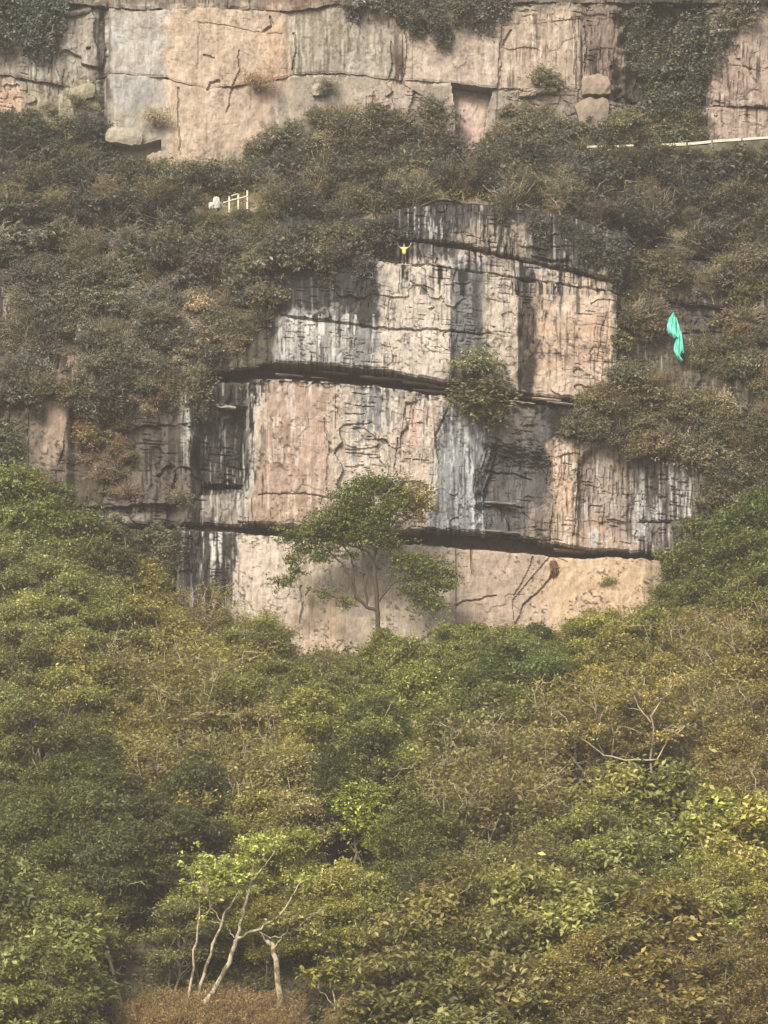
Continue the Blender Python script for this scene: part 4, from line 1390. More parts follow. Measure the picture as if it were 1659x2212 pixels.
for k in range(26):
    u = random.uniform(410, 605); v = random.uniform(462, 508)
    key = f'shrub{random.randrange(7)}'
    Y = float(bench_at(u, min(v, float(rim(u)) - 2))) - .3 if v < rim(u) else cliffY(u, v) - .2
    spawn(key, SHRUBS[key][0], P(u, v + 8, Y), random.uniform(.36, .56), random.choice([(108, 104, 72), (96, 94, 68), (118, 110, 78)]), 'low olive ' + SHRUBS[key][1], 'below the white railing', 'shrub', 'shrubs of the cliff and terrace', uv=(u, v))
for k, (u, v, mode) in enumerate([(1000, 400, 'b'), (1120, 420, 'b'), (1210, 440, 'b'), (1290, 470, 'b'), (1400, 430, 'b'), (1500, 470, 'b'), (1590, 440, 'b'), (880, 410, 'b'), (760, 430, 'b'), (680, 420, 'b'), (600, 440, 'b'),
                                  (340, 430, 'b'), (240, 440, 'b'), (120, 445, 'b'), (30, 440, 'b'), (1450, 560, 'c'), (1540, 620, 'c'), (1610, 560, 'c'), (1520, 760, 'c'), (1420, 830, 'c'), (1600, 780, 'c'), (1340, 900, 'c'), (1490, 900, 'c'), (1600, 960, 'c'),
                                  (200, 560, 'c'), (320, 600, 'c'), (430, 580, 'c'), (500, 620, 'c'), (100, 620, 'c'), (60, 740, 'c'), (230, 720, 'c'), (330, 700, 'c'), (520, 540, 'c'), (150, 520, 'c')]):
    Y = float(bench_at(u, min(v + 20, float(rim(u))))) - .6 if mode == 'b' else cliffY(u, v) - .3
    sc = random.uniform(.36, .58)
    spawn(('twiggy0', 'twiggy1', 'twiggy2', 'arching')[k % 4], 'bare_sapling', P(u, v + 30, Y), sc, random.choice([(120, 108, 84), (104, 98, 80), (134, 116, 92)]), 'pale-twigged half-bare sapling',
          ('on the terrace right of the railing' if u > 560 else 'on the terrace left of the railing') if mode == 'b' else 'on the left shoulder' if u < 700 else 'on the overgrown rock at right', 'sapling', 'half-bare saplings of the cliff', tilt=(.2, 0) if mode == 'c' else (0, 0), uv=(u, v))


def single(key, name, u, v, Y, s, rgb, label, tilt=(0, 0), cat='shrub'):
    e = spawn(key, name, P(u, v, Y), s, rgb, '', '', cat, 'shrubs of the cliff and terrace', rz=0.3, tilt=tilt)
    REG.pop()
    e['label'] = label
    del e['group']
    return e


single('hang0', 'hanging_shrub', 1030, 862, 0.0, (1.65, 1.65, 1.0), (94, 90, 70), 'large bushy green clump hanging over the middle ledge below the grey streak', (0.3, 0))
single('shrub1', 'cliff_shrub', 1035, 815, -0.3, 1.3, (120, 112, 84), 'olive shrub topping the hanging clump on the middle ledge', (0.3, 0))
single('drybush0', 'dry_shrub', 552, 188, UP_Y - 0.3, 1.0, (150, 112, 90), 'reddish brown dry bush growing on the orange rock face near top', (0.6, 0))
single('shrub2', 'cliff_shrub', 1180, 186, UP_Y - 0.3, .8, (118, 112, 86), 'green shrub rooted in the joint of the pale top rock', (0.5, 0))
single('drybush1', 'dry_shrub', 400, 1085, 0.6, .95, (112, 96, 84), 'grey-brown bare bush at the left end of the lower ledge', (0.3, 0))
single('drybush0', 'dry_shrub', 335, 265, UP_Y - .2, 0.9, (148, 132, 104), 'pale straw-coloured tuft on the grey top left rock', (.6, 0))
single('shrub0', 'cliff_shrub', 705, 200, UP_Y - .3, .7, (112, 104, 88), 'grey shrub in the joint left of the top middle rock', (.5, 0))

# ---- the lone tree in front of the rock -----------------------------------------------

STEM = 1.0


def px_tube(mb, pts, widths, Y, org, r, sides=6, dy=0.0):
    widths = (widths[0] * STEM, widths[1] * STEM)
    q = []
    for k, p in enumerate(pts):
        q.append(P(p[0], p[1], Y + dy * k / max(1, len(pts) - 1)) - org)
    q = np.array(q)
    t = np.linspace(0, len(q) - 1, (len(q) - 1) * 3 + 1)
    i = np.minimum(t.astype(int), len(q) - 2); f = (t - i)[:, None]
    s = q[i] * (1 - f) + q[i + 1] * f
    w = np.interp(t, range(len(q)), np.linspace(widths[0], widths[1], len(q)))
    s[1:-1] += r.normal(size=(len(s) - 2, 3)) * np.array([.05, .05, .05])
    mb.tube(s, w, sides)


def special_tree(name, label, base, Y, limbs, lobes, rgb, bark, leaf=0.2, per=9, leaves=9, seed=1, parts=('trunk', 'branches', 'crown'), twigs=40, flat_out=1.0, bright=.25, red=None, fat=1.0):
    r = np.random.default_rng(seed)
    org = P(base[0], base[1], Y)
    org = np.array([org[0], org[1], org[2]])
    e = empty(name, tuple(org))
    tb, bb, cb, rb = MB(), MB(), MB(), MB()
    for k, (pts, w, dy) in enumerate(limbs):
        px_tube(tb if k == 0 else bb, pts, w, Y, org, r, 7 if k == 0 else 6, dy)
    lob = []; lob_r = []
    for u, v, ru, rv, dy in lobes:
        ru *= fat; rv *= fat
        c = P(u, v, Y + dy) - org
        x = (c, (ru / 25.9, min(ru, rv * 1.6) / 25.9 * 0.9, rv / 25.9))
        (lob_r if red and u > red[0] and v < red[1] else lob).append(x)
    tips = tufts(cb, lob, r, per, leaf, 0.34, leaves, shell=.2, under=.95, bright=bright)
    allt = tips
    if lob_r:
        t2 = tufts(rb, lob_r, r, per * .7, leaf, .34, leaves, shell=.35, under=.9, bright=bright)
        allt = np.vstack([tips, t2])
    ends = np.vstack([np.array([P(p[0][-1][0], p[0][-1][1], Y + p[2]) - org, P(p[0][-2][0], p[0][-2][1], Y + p[2]) - org]) for p in limbs[1:]])
    for t in allt[r.choice(len(allt), min(twigs, len(allt)), replace=False)]:
        j = np.argsort(np.linalg.norm(ends - t, axis=1))[0]
        if np.linalg.norm(ends[j] - t) < 3.0:
            bb.tube(bend(ends[j], t, r, 3, .3, .05), np.linspace(.03, .01, 4), 4, cap=False)
    to = link('trunk', tb.build('trunk', M_BARK_M if name == 'bare_tree' else bark, True), e)
    link('branches', bb.build('branches', bark, True), to)
    c = lin(rgb) * LEAFGAIN
    o = link('crown', cb.build('crown', M_LEAF), e); o.color = (*c, 1)
    if lob_r:
        c = lin((128, 112, 74)) * LEAFGAIN
        o = link('crown', rb.build('crown', M_LEAF), e); o.color = (*c, 1); o['label'] = 'brownish half-bare side of the crown'
    tag(e, label, 'tree')
    return e


special_tree('lone_tree', 'lone spreading green tree standing before the pale rock face in the middle', (815, 1440), -5.0,
    [([(815, 1460), (818, 1380), (816, 1302), (811, 1260), (809, 1230), (803, 1205)], (.22, .15), 0),
     ([(816, 1320), (790, 1310), (768, 1285), (756, 1252), (742, 1222), (712, 1192), (683, 1172)], (.15, .06), -.8),
     ([(768, 1300), (766, 1262), (762, 1225), (758, 1198), (735, 1170)], (.11, .05), .8),
     ([(792, 1310), (790, 1270), (793, 1235), (786, 1200), (770, 1165)], (.10, .05), -.4),
     ([(804, 1205), (790, 1190), (760, 1180), (735, 1165)], (.11, .05), .5),
     ([(806, 1215), (815, 1190), (830, 1165), (842, 1130), (850, 1090)], (.13, .04), .4),
     ([(842, 1140), (860, 1110), (880, 1092), (905, 1075)], (.07, .03), -.5),
     ([(842, 1150), (870, 1130), (895, 1110), (912, 1095)], (.07, .03), .3),
     ([(822, 1175), (808, 1150), (800, 1110), (798, 1060)], (.08, .03), .2),
     ([(818, 1300), (840, 1270), (852, 1258), (880, 1252), (915, 1248)], (.09, .04), -.6),
     ([(825, 1290), (845, 1240), (848, 1215), (842, 1190)], (.07, .03), .6),
     ([(775, 1310), (745, 1300), (720, 1290), (690, 1270)], (.05, .02), -.5),
     ([(880, 1255), (900, 1290), (918, 1310)], (.05, .02), -.3),
     ([(712, 1200), (680, 1195), (650, 1215), (625, 1245)], (.05, .02), -.4)],
    [(800, 1043, 42, 17, 0), (765, 1072, 44, 22, -.6), (836, 1050, 30, 18, .5), (898, 1068, 30, 22, -.4), (912, 1095, 22, 24, .2), (885, 1095, 26, 18, .8), (850, 1085, 26, 16, -.2),
     (791, 1128, 56, 26, .2), (740, 1110, 34, 20, -.8), (703, 1128, 44, 22, -.6), (654, 1152, 34, 14, -.4), (625, 1158, 18, 10, 0), (735, 1162, 46, 14, .5), (800, 1160, 40, 16, -.6),
     (845, 1172, 26, 14, .4), (660, 1190, 26, 10, .3), (690, 1205, 24, 8, -.3), (628, 1208, 14, 9, 0), (612, 1254, 18, 10, 0), (640, 1232, 14, 8, .3),
     (930, 1222, 42, 16, -.4), (893, 1214, 24, 12, .3), (932, 1258, 32, 16, .2), (966, 1240, 16, 8, 0), (905, 1240, 24, 10, .4), (700, 1285, 20, 8, .3), (910, 1300, 24, 12, .2), (940, 1310, 18, 10, 0),
     (860, 1205, 20, 9, 0), (960, 1262, 24, 10, -.3), (895, 1275, 26, 10, .3), (870, 1230, 16, 8, -.4), (760, 1200, 18, 6, .4), (720, 1180, 26, 9, -.4), (680, 1160, 26, 12, .5), (770, 1100, 30, 16, .6), (825, 1105, 24, 14, -.5), (868, 1062, 18, 12, .3), (745, 1300, 16, 7, 0)],
    (92, 96, 56), M_BARK_D, leaf=.14, per=16, leaves=8, seed=31, twigs=150, red=(872, 1120), fat=1.36)

STEM = 0.62
# ---- the pale forked tree and its neighbours, lower left ------------------------------
YF = ground_hit(430, 2235)
special_tree('forked_tree', 'pale leaning forked tree with yellow-green tufts at lower left', (405, 2235), YF,
    [([(398, 2248), (413, 2208), (437, 2172), (460, 2139), (487, 2094), (505, 2051), (513, 2026)], (.36, .22), 0),
     ([(507, 2045), (516, 2010), (526, 1977), (534, 1934), (542, 1909)], (.20, .13), .3),
     ([(542, 1909), (556, 1888), (573, 1870), (593, 1841)], (.12, .05), -.3),
     ([(542, 1912), (545, 1880), (556, 1835)], (.08, .03), .3),
     ([(515, 2026), (548, 2012), (583, 1995), (612, 1971), (632, 1936), (655, 1903)], (.17, .07), -.6),
     ([(558, 2010), (583, 2026), (608, 2026), (651, 1997), (694, 1964)], (.10, .04), -.6),
     ([(612, 1971), (625, 1968), (640, 1970)], (.05, .02), -.5),
     ([(480, 1993), (470, 1980), (455, 1960), (448, 1930)], (.05, .02), .2),
     ([(503, 1948), (515, 1925), (500, 1890)], (.06, .03), .2),
     ([(506, 2026), (495, 2010), (488, 2000)], (.06, .03), .2)],
    [(562, 1811, 26, 9, 0), (532, 1828, 14, 11, .3), (556, 1832, 22, 9, -.2), (588, 1833, 14, 8, 0), (446, 1864, 26, 11, .2), (491, 1878, 26, 12, 0), (418, 1880, 13, 9, .3),
     (413, 1917, 13, 6, .2), (462, 1912, 14, 9, -.2), (519, 1868, 14, 9, 0), (470, 1890, 26, 9, .4), (515, 1895, 20, 8, -.3), (540, 1850, 12, 9, .2), (655, 1900, 16, 8, -.4)],
    (146, 146, 88), M_BARK_P, leaf=.16, per=15, seed=33, twigs=50, bright=.6)
for nm, lab, base, limbs, lob, rgb in [
    ('slender_tree', 'slender pale stem just left of the forked tree, joining its crown', (428, 2215),
     [([(412, 2225), (433, 2126), (450, 2071), (464, 2030), (480, 1993), (483, 1977)], (.20, .13), 0), ([(483, 1977), (503, 1948), (532, 1926)], (.13, .06), -.2), ([(480, 1993), (462, 1992), (435, 1990)], (.05, .03), .1)],
     [(520, 1915, 16, 8, 0), (438, 1985, 10, 6, 0)], (178, 172, 104)),
    ('slender_tree', 'thin pale upright stem, leftmost of the three pale stems', (396, 2222),
     [([(392, 2230), (399, 2182), (413, 2124), (419, 2071), (427, 2016), (431, 1969)], (.19, .09), 0), ([(431, 1985), (446, 1975), (462, 1944)], (.07, .03), .1), ([(431, 1969), (428, 1945), (424, 1925)], (.06, .03), 0)],
     [(425, 1925, 14, 8, 0), (460, 1940, 12, 7, 0)], (150, 146, 92)),
    ('mottled_tree', 'thick mottled pale trunk right of the forked tree', (606, 2232),
     [([(607, 2240), (605, 2205), (603, 2134), (597, 2085), (589, 2046), (576, 2033)], (.40, .24), 0), ([(592, 2050), (606, 2028), (622, 2005)], (.10, .05), -.3), ([(577, 2034), (566, 2020), (560, 2004)], (.10, .05), .3)],
     [(640, 1992, 34, 18, 0), (612, 1996, 24, 14, -.3), (665, 2010, 26, 16, .2)], (126, 118, 80)),
    ('sapling', 'small pale sapling with V-shaped twigs near the bottom edge', (722, 2226),
     [([(722, 2236), (722, 2180), (721, 2140), (722, 2108)], (.13, .06), 0), ([(722, 2172), (706, 2152), (688, 2138)], (.06, .03), 0), ([(722, 2168), (742, 2150), (756, 2138)], (.06, .03), 0.1), ([(721, 2140), (728, 2120), (736, 2100)], (.05, .02), 0)],
     [(720, 2090, 34, 18, 0), (690, 2105, 26, 14, 0), (755, 2105, 26, 14, 0), (720, 2120, 22, 12, .3)], (126, 118, 68))]:
    Yk = ground_hit(base[0], base[1])
    special_tree(nm, lab, base, Yk, limbs, lob, rgb, M_BARK_P, leaf=.2, per=10, seed=int(base[0]), twigs=30, bright=.4)
# bare dead stem
Yk = ground_hit(268, 2232); r_ = np.random.default_rng(5); org = P(268, 2232, Yk); e = empty('dead_stem', tuple(org))
mb = MB(); px_tube(mb, [(272, 2240), (262, 2180), (250, 2120), (240, 2085), (234, 2056)], (.24, .16), Yk, org, r_, 7)
link('trunk', mb.build('trunk', M_BARK_M, True), e)
mb = MB(); px_tube(mb, [(247, 2110), (256, 2098), (262, 2085)], (.06, .02), Yk, org, r_, 5)
link('branch_stub', mb.build('branch_stub', M_BARK_M, True), e)
tag(e, 'bare broken stem standing upright at the bottom left edge', 'dead tree')
# yellow-green crown in the middle of the slope
YY = ground_hit(765, 1900)
special_tree('yellow_tree', 'tree with bright yellow-green crown on the middle slope', (765, 1905), YY,
    [([(765, 1915), (764, 1880), (768, 1840), (764, 1800)], (.2, .12), 0), ([(766, 1840), (740, 1800), (715, 1775)], (.09, .04), -.4), ([(766, 1830), (800, 1795), (820, 1770)], (.09, .04), .3), ([(764, 1800), (760, 1760), (770, 1720)], (.1, .04), 0)],
    [(770, 1705, 40, 16, 0), (735, 1722, 32, 15, -.5), (800, 1728, 34, 15, .3), (760, 1748, 50, 18, -.8), (712, 1768, 34, 16, 0), (770, 1782, 48, 18, -.6), (822, 1772, 28, 16, .2), (700, 1800, 26, 14, .3), (800, 1815, 34, 16, .2)],
    (138, 138, 76), M_BARK_M, leaf=.15, per=15, seed=41, twigs=30, bright=.4)
# pale bare tree at right
YR = ground_hit(1415, 1760)
special_tree('bare_tree', 'pale bare tree with long crooked limb on the right of the slope', (1415, 1765), YR,
    [([(1415, 1775), (1412, 1700), (1405, 1640), (1415, 1580), (1405, 1545)], (.2, .11), 0),
     ([(1425, 1650), (1420, 1640), (1350, 1642), (1305, 1632), (1275, 1610), (1245, 1590), (1190, 1572)], (.14, .05), -1.0),
     ([(1405, 1560), (1385, 1535), (1368, 1500), (1360, 1475)], (.10, .04), -.2), ([(1405, 1550), (1425, 1520), (1450, 1490), (1475, 1470)], (.10, .04), .3),
     ([(1420, 1640), (1445, 1600), (1480, 1570), (1510, 1545)], (.09, .04), -.5), ([(1245, 1590), (1225, 1595), (1195, 1600)], (.05, .02), -1), ([(1275, 1610), (1260, 1585), (1250, 1560)], (.05, .02), -1),
     ([(1305, 1632), (1290, 1600), (1300, 1570)], (.05, .02), -1), ([(1385, 1535), (1360, 1530), (1330, 1520)], (.05, .02), -.2), ([(1450, 1490), (1445, 1465), (1450, 1440)], (.05, .02), .3)],
    [(1360, 1480, 30, 14, 0), (1330, 1515, 26, 12, -.3), (1470, 1475, 30, 14, .3), (1500, 1545, 34, 16, -.4), (1410, 1500, 34, 14, 0), (1230, 1580, 34, 12, -1), (1290, 1575, 30, 12, -1), (1440, 1590, 30, 14, -.4)],
    (142, 124, 82), M_TWIG_P, leaf=.15, per=9, seed=43, twigs=90, bright=.5)

# rusty scrub along the bottom edge
BR = [(u, v) for v in (2175, 2196, 2218) for u in range(300, 640, 27)] + [(u, 2206 + (u % 3) * 4) for u in range(745, 900, 26)] + [(u, 2205) for u in range(1585, 1665, 26)]
for u, v in BR:
    u += random.uniform(-9, 9); v += random.uniform(-6, 6)
    Yk = ground_hit(u, v, 1.1)
    p = P(u, v, Yk); z = float(gz(p[0], Yk))
    spawn(f'brush{random.randrange(2)}', 'dry_scrub', (p[0], Yk, z), random.uniform(.9, 1.3), (134, 108, 88), 'rust-brown feathery scrub',
          'at the bottom edge ' + ('around the pale stems' if u < 680 else 'below centre' if u < 1000 else 'at far right'), 'scrub', 'rusty scrub along the bottom', uv=(u, v))


for u, v in [(u, 1418 + (u * 7) % 22) for u in range(585, 800, 17)] + [(u, 1352 + (u * 5) % 14) for u in range(985, 1200, 24)]:
    Yk = ground_hit(u, v, 1.3); p = P(u, v, Yk); z = float(gz(p[0], Yk))
    key = f'shrub{random.randrange(7)}'
    spawn(key, SHRUBS[key][0], (p[0], Yk, z), random.uniform(.7, 1.05), random.choice([(118, 112, 72), (106, 104, 66), (130, 116, 76)]), 'low olive ' + SHRUBS[key][1],
          'at the rock foot ' + ('below the lone tree' if u < 900 else 'right of lone tree'), 'shrub', 'shrubs of the cliff and terrace', uv=(u, v))


# undergrowth that nobody could count
def undergrowth():
    r = np.random.default_rng(88)
    mb = MB()
    n = 36000
    x = r.uniform(-58, 58, n); y = r.uniform(-84, -1.5, n)
    z = gz(x, y)
    k = 7
    c = np.stack([x, y, z + r.random(n) * 1.1], 1)
    C = np.repeat(c, k, 0) + r.normal(size=(n * k, 3)) * .28
    tt = np.repeat(.5 + .5 * r.random(n), k) * (.8 + .4 * r.random(n * k))
    base = lin((96, 92, 60)) * LEAFGAIN
    leaf_quads(mb, C, r.normal(size=C.shape) * .5 + np.array([0, -.2, .8]), np.full(n * k, .3), np.full(n * k, .2), r, tt[:, None] * np.ones(3))
    o = link('undergrowth', mb.build('undergrowth', M_LEAF)); o.color = (*base, 1)
    o['kind'] = 'stuff'; tag(o, 'low leafy undergrowth covering the ground between the forest trees', 'undergrowth')
    # low plants and grass of the terrace
    mb = MB(); n = 5200
    u = r.uniform(-60, 1720, n); s = r.random(n)
    v = rim(u) + (352 - rim(u)) * s
    Y = rimY(u) + (UP_Y - .3 - rimY(u)) * s
    c = P(u, v, Y); c[:, 2] += r.random(n) * .7 - .2
    C = np.repeat(c, k, 0) + r.normal(size=(n * k, 3)) * .22
    tt = np.repeat(.6 + .5 * r.random(n), k) * (.8 + .4 * r.random(n * k))
    leaf_quads(mb, C, r.normal(size=C.shape) * .5 + np.array([0, -.4, .6]), np.full(n * k, .24), np.full(n * k, .13), r, tt[:, None] * np.ones(3))
    o = link('terrace_grass', mb.build('terrace_grass', M_LEAF)); o.color = (*(lin((116, 108, 84)) * LEAFGAIN), 1)
    o['kind'] = 'stuff'; tag(o, 'dry low plants covering the terrace between the cliffs', 'undergrowth')


undergrowth()

# ================================================================ small things people brought
# white railing on the terrace, left
Yr = float(bench_at(515, 447)) - .6
org = P(515, 452, Yr); e = empty('railing', tuple(org))
for (u, vb, vt) in [(495, 453, 426), (514.5, 452, 420), (534, 448, 413)]:
    a = P(u, vb + 14, Yr) - org; b = P(u, vt, Yr) - org
    mb = MB(); mb.box((a + b) / 2, (0.13, 0.13, b[2] - a[2])); mb.box(b + np.array([0, 0, .02]), (.16, .16, .05))
    link('post', mb.build('post', M_WHITE), e)
for (u0, v0, u1, v1) in [(482, 438, 495, 434), (495, 434, 514.5, 429), (514.5, 429, 534, 424)]:
    mb = MB(); mb.tube([P(u0, v0, Yr - .08) - org, P(u1, v1, Yr - .08) - org], .055, 6)
    link('rail', mb.build('rail', M_WHITE, True), e)
mb = MB(); mb.tube([P(500, 423, Yr - .08) - org, P(514, 419, Yr - .08) - org], .05, 6)
link('rail', mb.build('rail', M_WHITE, True), e)
tag(e, 'short white railing of three posts on the terrace at left', 'railing')
for k, (u, v, w, h, lab) in enumerate([(468, 438, 16, 30, 'white upright stone beside the left end of the railing'), (456, 445, 11, 16, 'small white stone left of the upright white stone'), (420, 455, 9, 18, 'small pale stone among shrubs left of the railing')]):
    Yq = float(bench_at(u, min(v + h / 2, 450)))
    o = stone(None, u, v, Yq, w, h, .5, (226, 212, 192), 980 + k, 0.05, 'white_stone'); tag(o, lab, 'stone')
# concrete parapet of the path at right
e = None
segs = [(1268, 318, 1312, 317, 4.5, 1.0), (1328, 317, 1368, 315, 4.5, 1.0), (1430, 315, 1482, 312, 7, 0), (1486, 312, 1536, 307, 6, 0), (1540, 306, 1600, 302, 6, 0), (1604, 302, 1690, 296, 5, 0)]
Yp = UP_Y - 2.4
M_BASE = plain('mossy_stone_wall', (.07, .064, .045), .95, .4, 1.2)
org = P(1480, 322, Yp); e = empty('path_parapet', tuple(org))
for (u0, v0, u1, v1, h, _) in segs:
    a = P(u0, v0, Yp) - org; b = P(u1, v1, Yp) - org
    d = b - a; L = np.linalg.norm(d); x = d / L; zc = np.cross(x, (0, 1, 0)); Rm = np.stack([x, np.array([0, 1, 0]), zc], 1)
    mb = MB(); mb.box((a + b) / 2, (L, .35, h / 25.9), Rm)
    link('coping_beam', mb.build('coping_beam', M_CONC), e)
for k, (u0, v0, u1, v1, h, _) in enumerate(segs):
    a = P(u0 + 1, v0 + h / 2, Yp + .12) - org; b = P(u1 - 1, v1 + h / 2, Yp + .12) - org
    mb = MB(); q = (a + b) / 2
    mb.box(q - np.array([0, 0, .95]), (b[0] - a[0], .4, 1.7))
    link('wall_base', mb.build('wall_base', M_BASE), e)
tag(e, 'pale concrete parapet running along the path at upper right', 'parapet')

# green tarpaulin caught on the rock at right
M_TARP, t_, b_, o_ = nodes('turquoise_plastic_sheet')
b_.inputs['Base Color'].default_value = (0.085, 0.44, 0.335, 1); b_.inputs['Roughness'].default_value = 0.38
nz = noise_node(t_, 3.5, 3, .5); bp = N(t_, 'ShaderNodeBump'); bp.inputs['Strength'].default_value = .5; bp.inputs['Distance'].default_value = .1
t_.links.new(nz.outputs[0], bp.inputs['Height']); t_.links.new(bp.outputs[0], b_.inputs['Normal'])


def cloth(name, left, right, Y, org, seed, bulge, parent):
    """a hanging sheet between two outlines (lists of (u, v), top to bottom) with folds and thickness"""
    n, k = 34, 22
    tl = np.linspace(0, 1, n)
    L = np.array(left, float); Rr = np.array(right, float)
    def res(A):
        s = np.linspace(0, 1, len(A)); return np.stack([np.interp(tl, s, A[:, 0]), np.interp(tl, s, A[:, 1])], 1)
    L = res(L); Rr = res(Rr)
    V = np.zeros((n, k, 3))
    for j in range(k):
        f = j / (k - 1)
        uv_ = L * (1 - f) + Rr * f
        fold = bulge * math.sin(math.pi * f) + .16 * np.sin(f * 17 + tl * 5 + seed) * (0.5 + .5 * tl) + .10 * np.sin(f * 7 - tl * 9)
        p = P(uv_[:, 0], uv_[:, 1], np.full(n, Y)); p[:, 1] -= fold
        V[:, j] = p - org
    i = np.arange(n - 1)[:, None] * k; j = np.arange(k - 1)[None, :]
    F = np.stack([i + j, i + k + j, i + k + j + 1, i + j + 1], -1).reshape(-1, 4)
    V = V.reshape(-1, 3); V2 = V + np.array([0, .03, 0]); m = len(V)
    Fb = F[:, ::-1] + m
    rimv = list(range(k)) + [r * k + k - 1 for r in range(1, n)] + [(n - 1) * k + q for q in range(k - 2, -1, -1)] + [r * k for r in range(n - 2, 0, -1)]
    Fr = np.array([[rimv[q], rimv[(q + 1) % len(rimv)], rimv[(q + 1) % len(rimv)] + m, rimv[q] + m] for q in range(len(rimv))])
    return link(name, mesh(name, np.vstack([V, V2]), np.vstack([F, Fb, Fr]), M_TARP, smooth=True), parent)


Yt = cliffY(1458, 720) - 1.7
org = P(1462, 785, Yt); e = empty('green_tarpaulin', tuple(org))
cloth('sheet', [(1453, 676), (1444, 690), (1441, 705), (1443, 720), (1455, 731)], [(1456, 676), (1463, 690), (1467, 705), (1470, 720), (1468, 732)], Yt, org, 1, .35, e)
cloth('sheet', [(1462, 728), (1456, 745), (1455, 758), (1461, 770), (1471, 782)], [(1469, 728), (1473, 745), (1475, 758), (1470, 768), (1476, 780)], Yt - .05, org, 4, .2, e)
mb = MB(); mb.tube([P(1470, 716, Yt - .1) - org, P(1473, 740, Yt - .15) - org, P(1476, 762, Yt - .1) - org], .10, 6)
link('rolled_edge', mb.build('rolled_edge', M_TARP, True), e)
mb = MB(); mb.tube([P(1455, 677, Yt) - org, P(1462, 660, Yt + .6) - org, P(1470, 640, Yt + 1.5) - org], .025, 5)
link('rope', mb.build('rope', M_BARK_D, True), e)
mb = MB(); mb.tube([P(1471, 715, Yt - .1) - org, P(1479, 750, Yt - .05) - org, P(1486, 800, Yt + .3) - org], .025, 5)
link('rope', mb.build('rope', M_BARK_D, True), e)
tag(e, 'crumpled turquoise green plastic sheet hanging on the overgrown rock at right', 'plastic sheet')

# dark brown clump under the lower ledge
r_ = np.random.default_rng(9)
Yk = float(cliffY(1199, 1225)) - .2
org = P(1196, 1212, Yk); e = empty('hanging_root_clump', tuple(org))
M_ROOT = plain('dark_red_brown_roots', (.085, .045, .03), .9, .35, 5)
mb = MB()
for k in range(26):
    u = 1191 + r_.random() * 13
    b_u = u + r_.normal() * 3; b_v = 1228 + r_.random() * 20
    mb.tube(bend(P(1196 + r_.normal() * 2, 1212, Yk) - org, P(b_u, b_v, Yk - .2 * r_.random()) - org, r_, 4, .25), np.linspace(.10, .04, 5), 5)
link('roots', mb.build('roots', M_ROOT, True), e)
mb = MB(); mb.tube(bend(P(1199, 1226, Yk - .1) - org, P(1209, 1226, Yk - .25) - org, r_, 3, .2), [.10, .09, .07, .04], 5)
link('side_root', mb.build('side_root', M_ROOT, True), e)
tag(e, 'small dark brown clump hanging on tan rock under the lowest ledge', 'roots')


# ---- the person on the ledge ------------------------------------------------------------
def skin_mesh(name, verts, edges, radii, mat, levels=1):
    m = bpy.data.meshes.new(name); m.from_pydata(verts, edges, [])
    o = bpy.data.objects.new(name, m); COL.objects.link(o)
    md = o.modifiers.new('skin', 'SKIN')
    for v, rr in zip(m.skin_vertices[0].data, radii):
        v.radius = (rr, rr) if np.ndim(rr) == 0 else rr
    m.skin_vertices[0].data[0].use_root = True
    ss = o.modifiers.new('sub', 'SUBSURF'); ss.levels = levels; ss.render_levels = levels
    dg = bpy.context.evaluated_depsgraph_get(); dg.update()
    me = bpy.data.meshes.new_from_object(o.evaluated_get(dg))
    bpy.data.objects.remove(o)
    me.materials.clear(); me.materials.append(mat)
    me.polygons.foreach_set('use_smooth', np.ones(len(me.polygons), bool))
    return me


M_SKIN = plain('skin', (.42, .25, .17), .6, .08, 5)
M_SHIRT = plain('yellow_shirt', (.62, .48, .17), .8, .1, 6)
M_TROU = plain('dark_brown_trousers', (.05, .035, .03), .9, .2, 6)
M_HAIR = plain('dark_red_brown_hair', (.06, .03, .025), .7, .2, 8)
M_SHOE = plain('pale_shoes', (.3, .26, .22), .7, .2, 6)
uP, vP = 873, 571
Yper = -0.12
org = P(uP, vP, Yper)
ev = empty('person', tuple(org))
bv = [(0, 0, .93), (0, 0, 1.10), (0, -.01, 1.28), (0, 0, 1.42), (0, 0, 1.50), (0, -.01, 1.62), (0, -.005, 1.71)]
be = [(0, 1), (1, 2), (2, 3), (3, 4), (4, 5), (5, 6)]
br_ = [(.15, .11), (.135, .10), (.165, .11), (.12, .09), .055, (.085, .10), (.07, .085)]
for s in (-1, 1):
    n = len(bv)
    bv += [(s * .19, 0, 1.40), (s * .42, -.03, 1.50), (s * .56, -.06, 1.72), (s * .585, -.06, 1.80)]
    be += [(3, n), (n, n + 1), (n + 1, n + 2), (n + 2, n + 3)]
    br_ += [.068, .048, .032, .036]
    for q, (dx, dz) in enumerate([(-.035, .085), (-.012, .10), (.012, .095), (.032, .08), (-.06, .03)]):
        k = len(bv)
        bv += [(s * (.585 + dx * .6), -.06, 1.80 + dz * .55), (s * (.585 + dx), -.075, 1.80 + dz)]
        be += [(n + 3, k), (k, k + 1)]; br_ += [.010, .008]
    n = len(bv)
    bv += [(s * .10, 0, .86), (s * .13, -.02, .48), (s * .14, .02, .08), (s * .15, -.14, .03)]
    be += [(0, n), (n, n + 1), (n + 1, n + 2), (n + 2, n + 3)]
    br_ += [.09, .062, .042, .036]
link('body', skin_mesh('body', bv, be, br_, M_SKIN), ev)
sv = [(0, 0, .90), (0, 0, 1.10), (0, -.01, 1.28), (0, 0, 1.43), (0, 0, 1.46)]
se = [(0, 1), (1, 2), (2, 3), (3, 4)]; sr = [(.18, .13), (.165, .125), (.195, .135), (.145, .11), (.08, .07)]
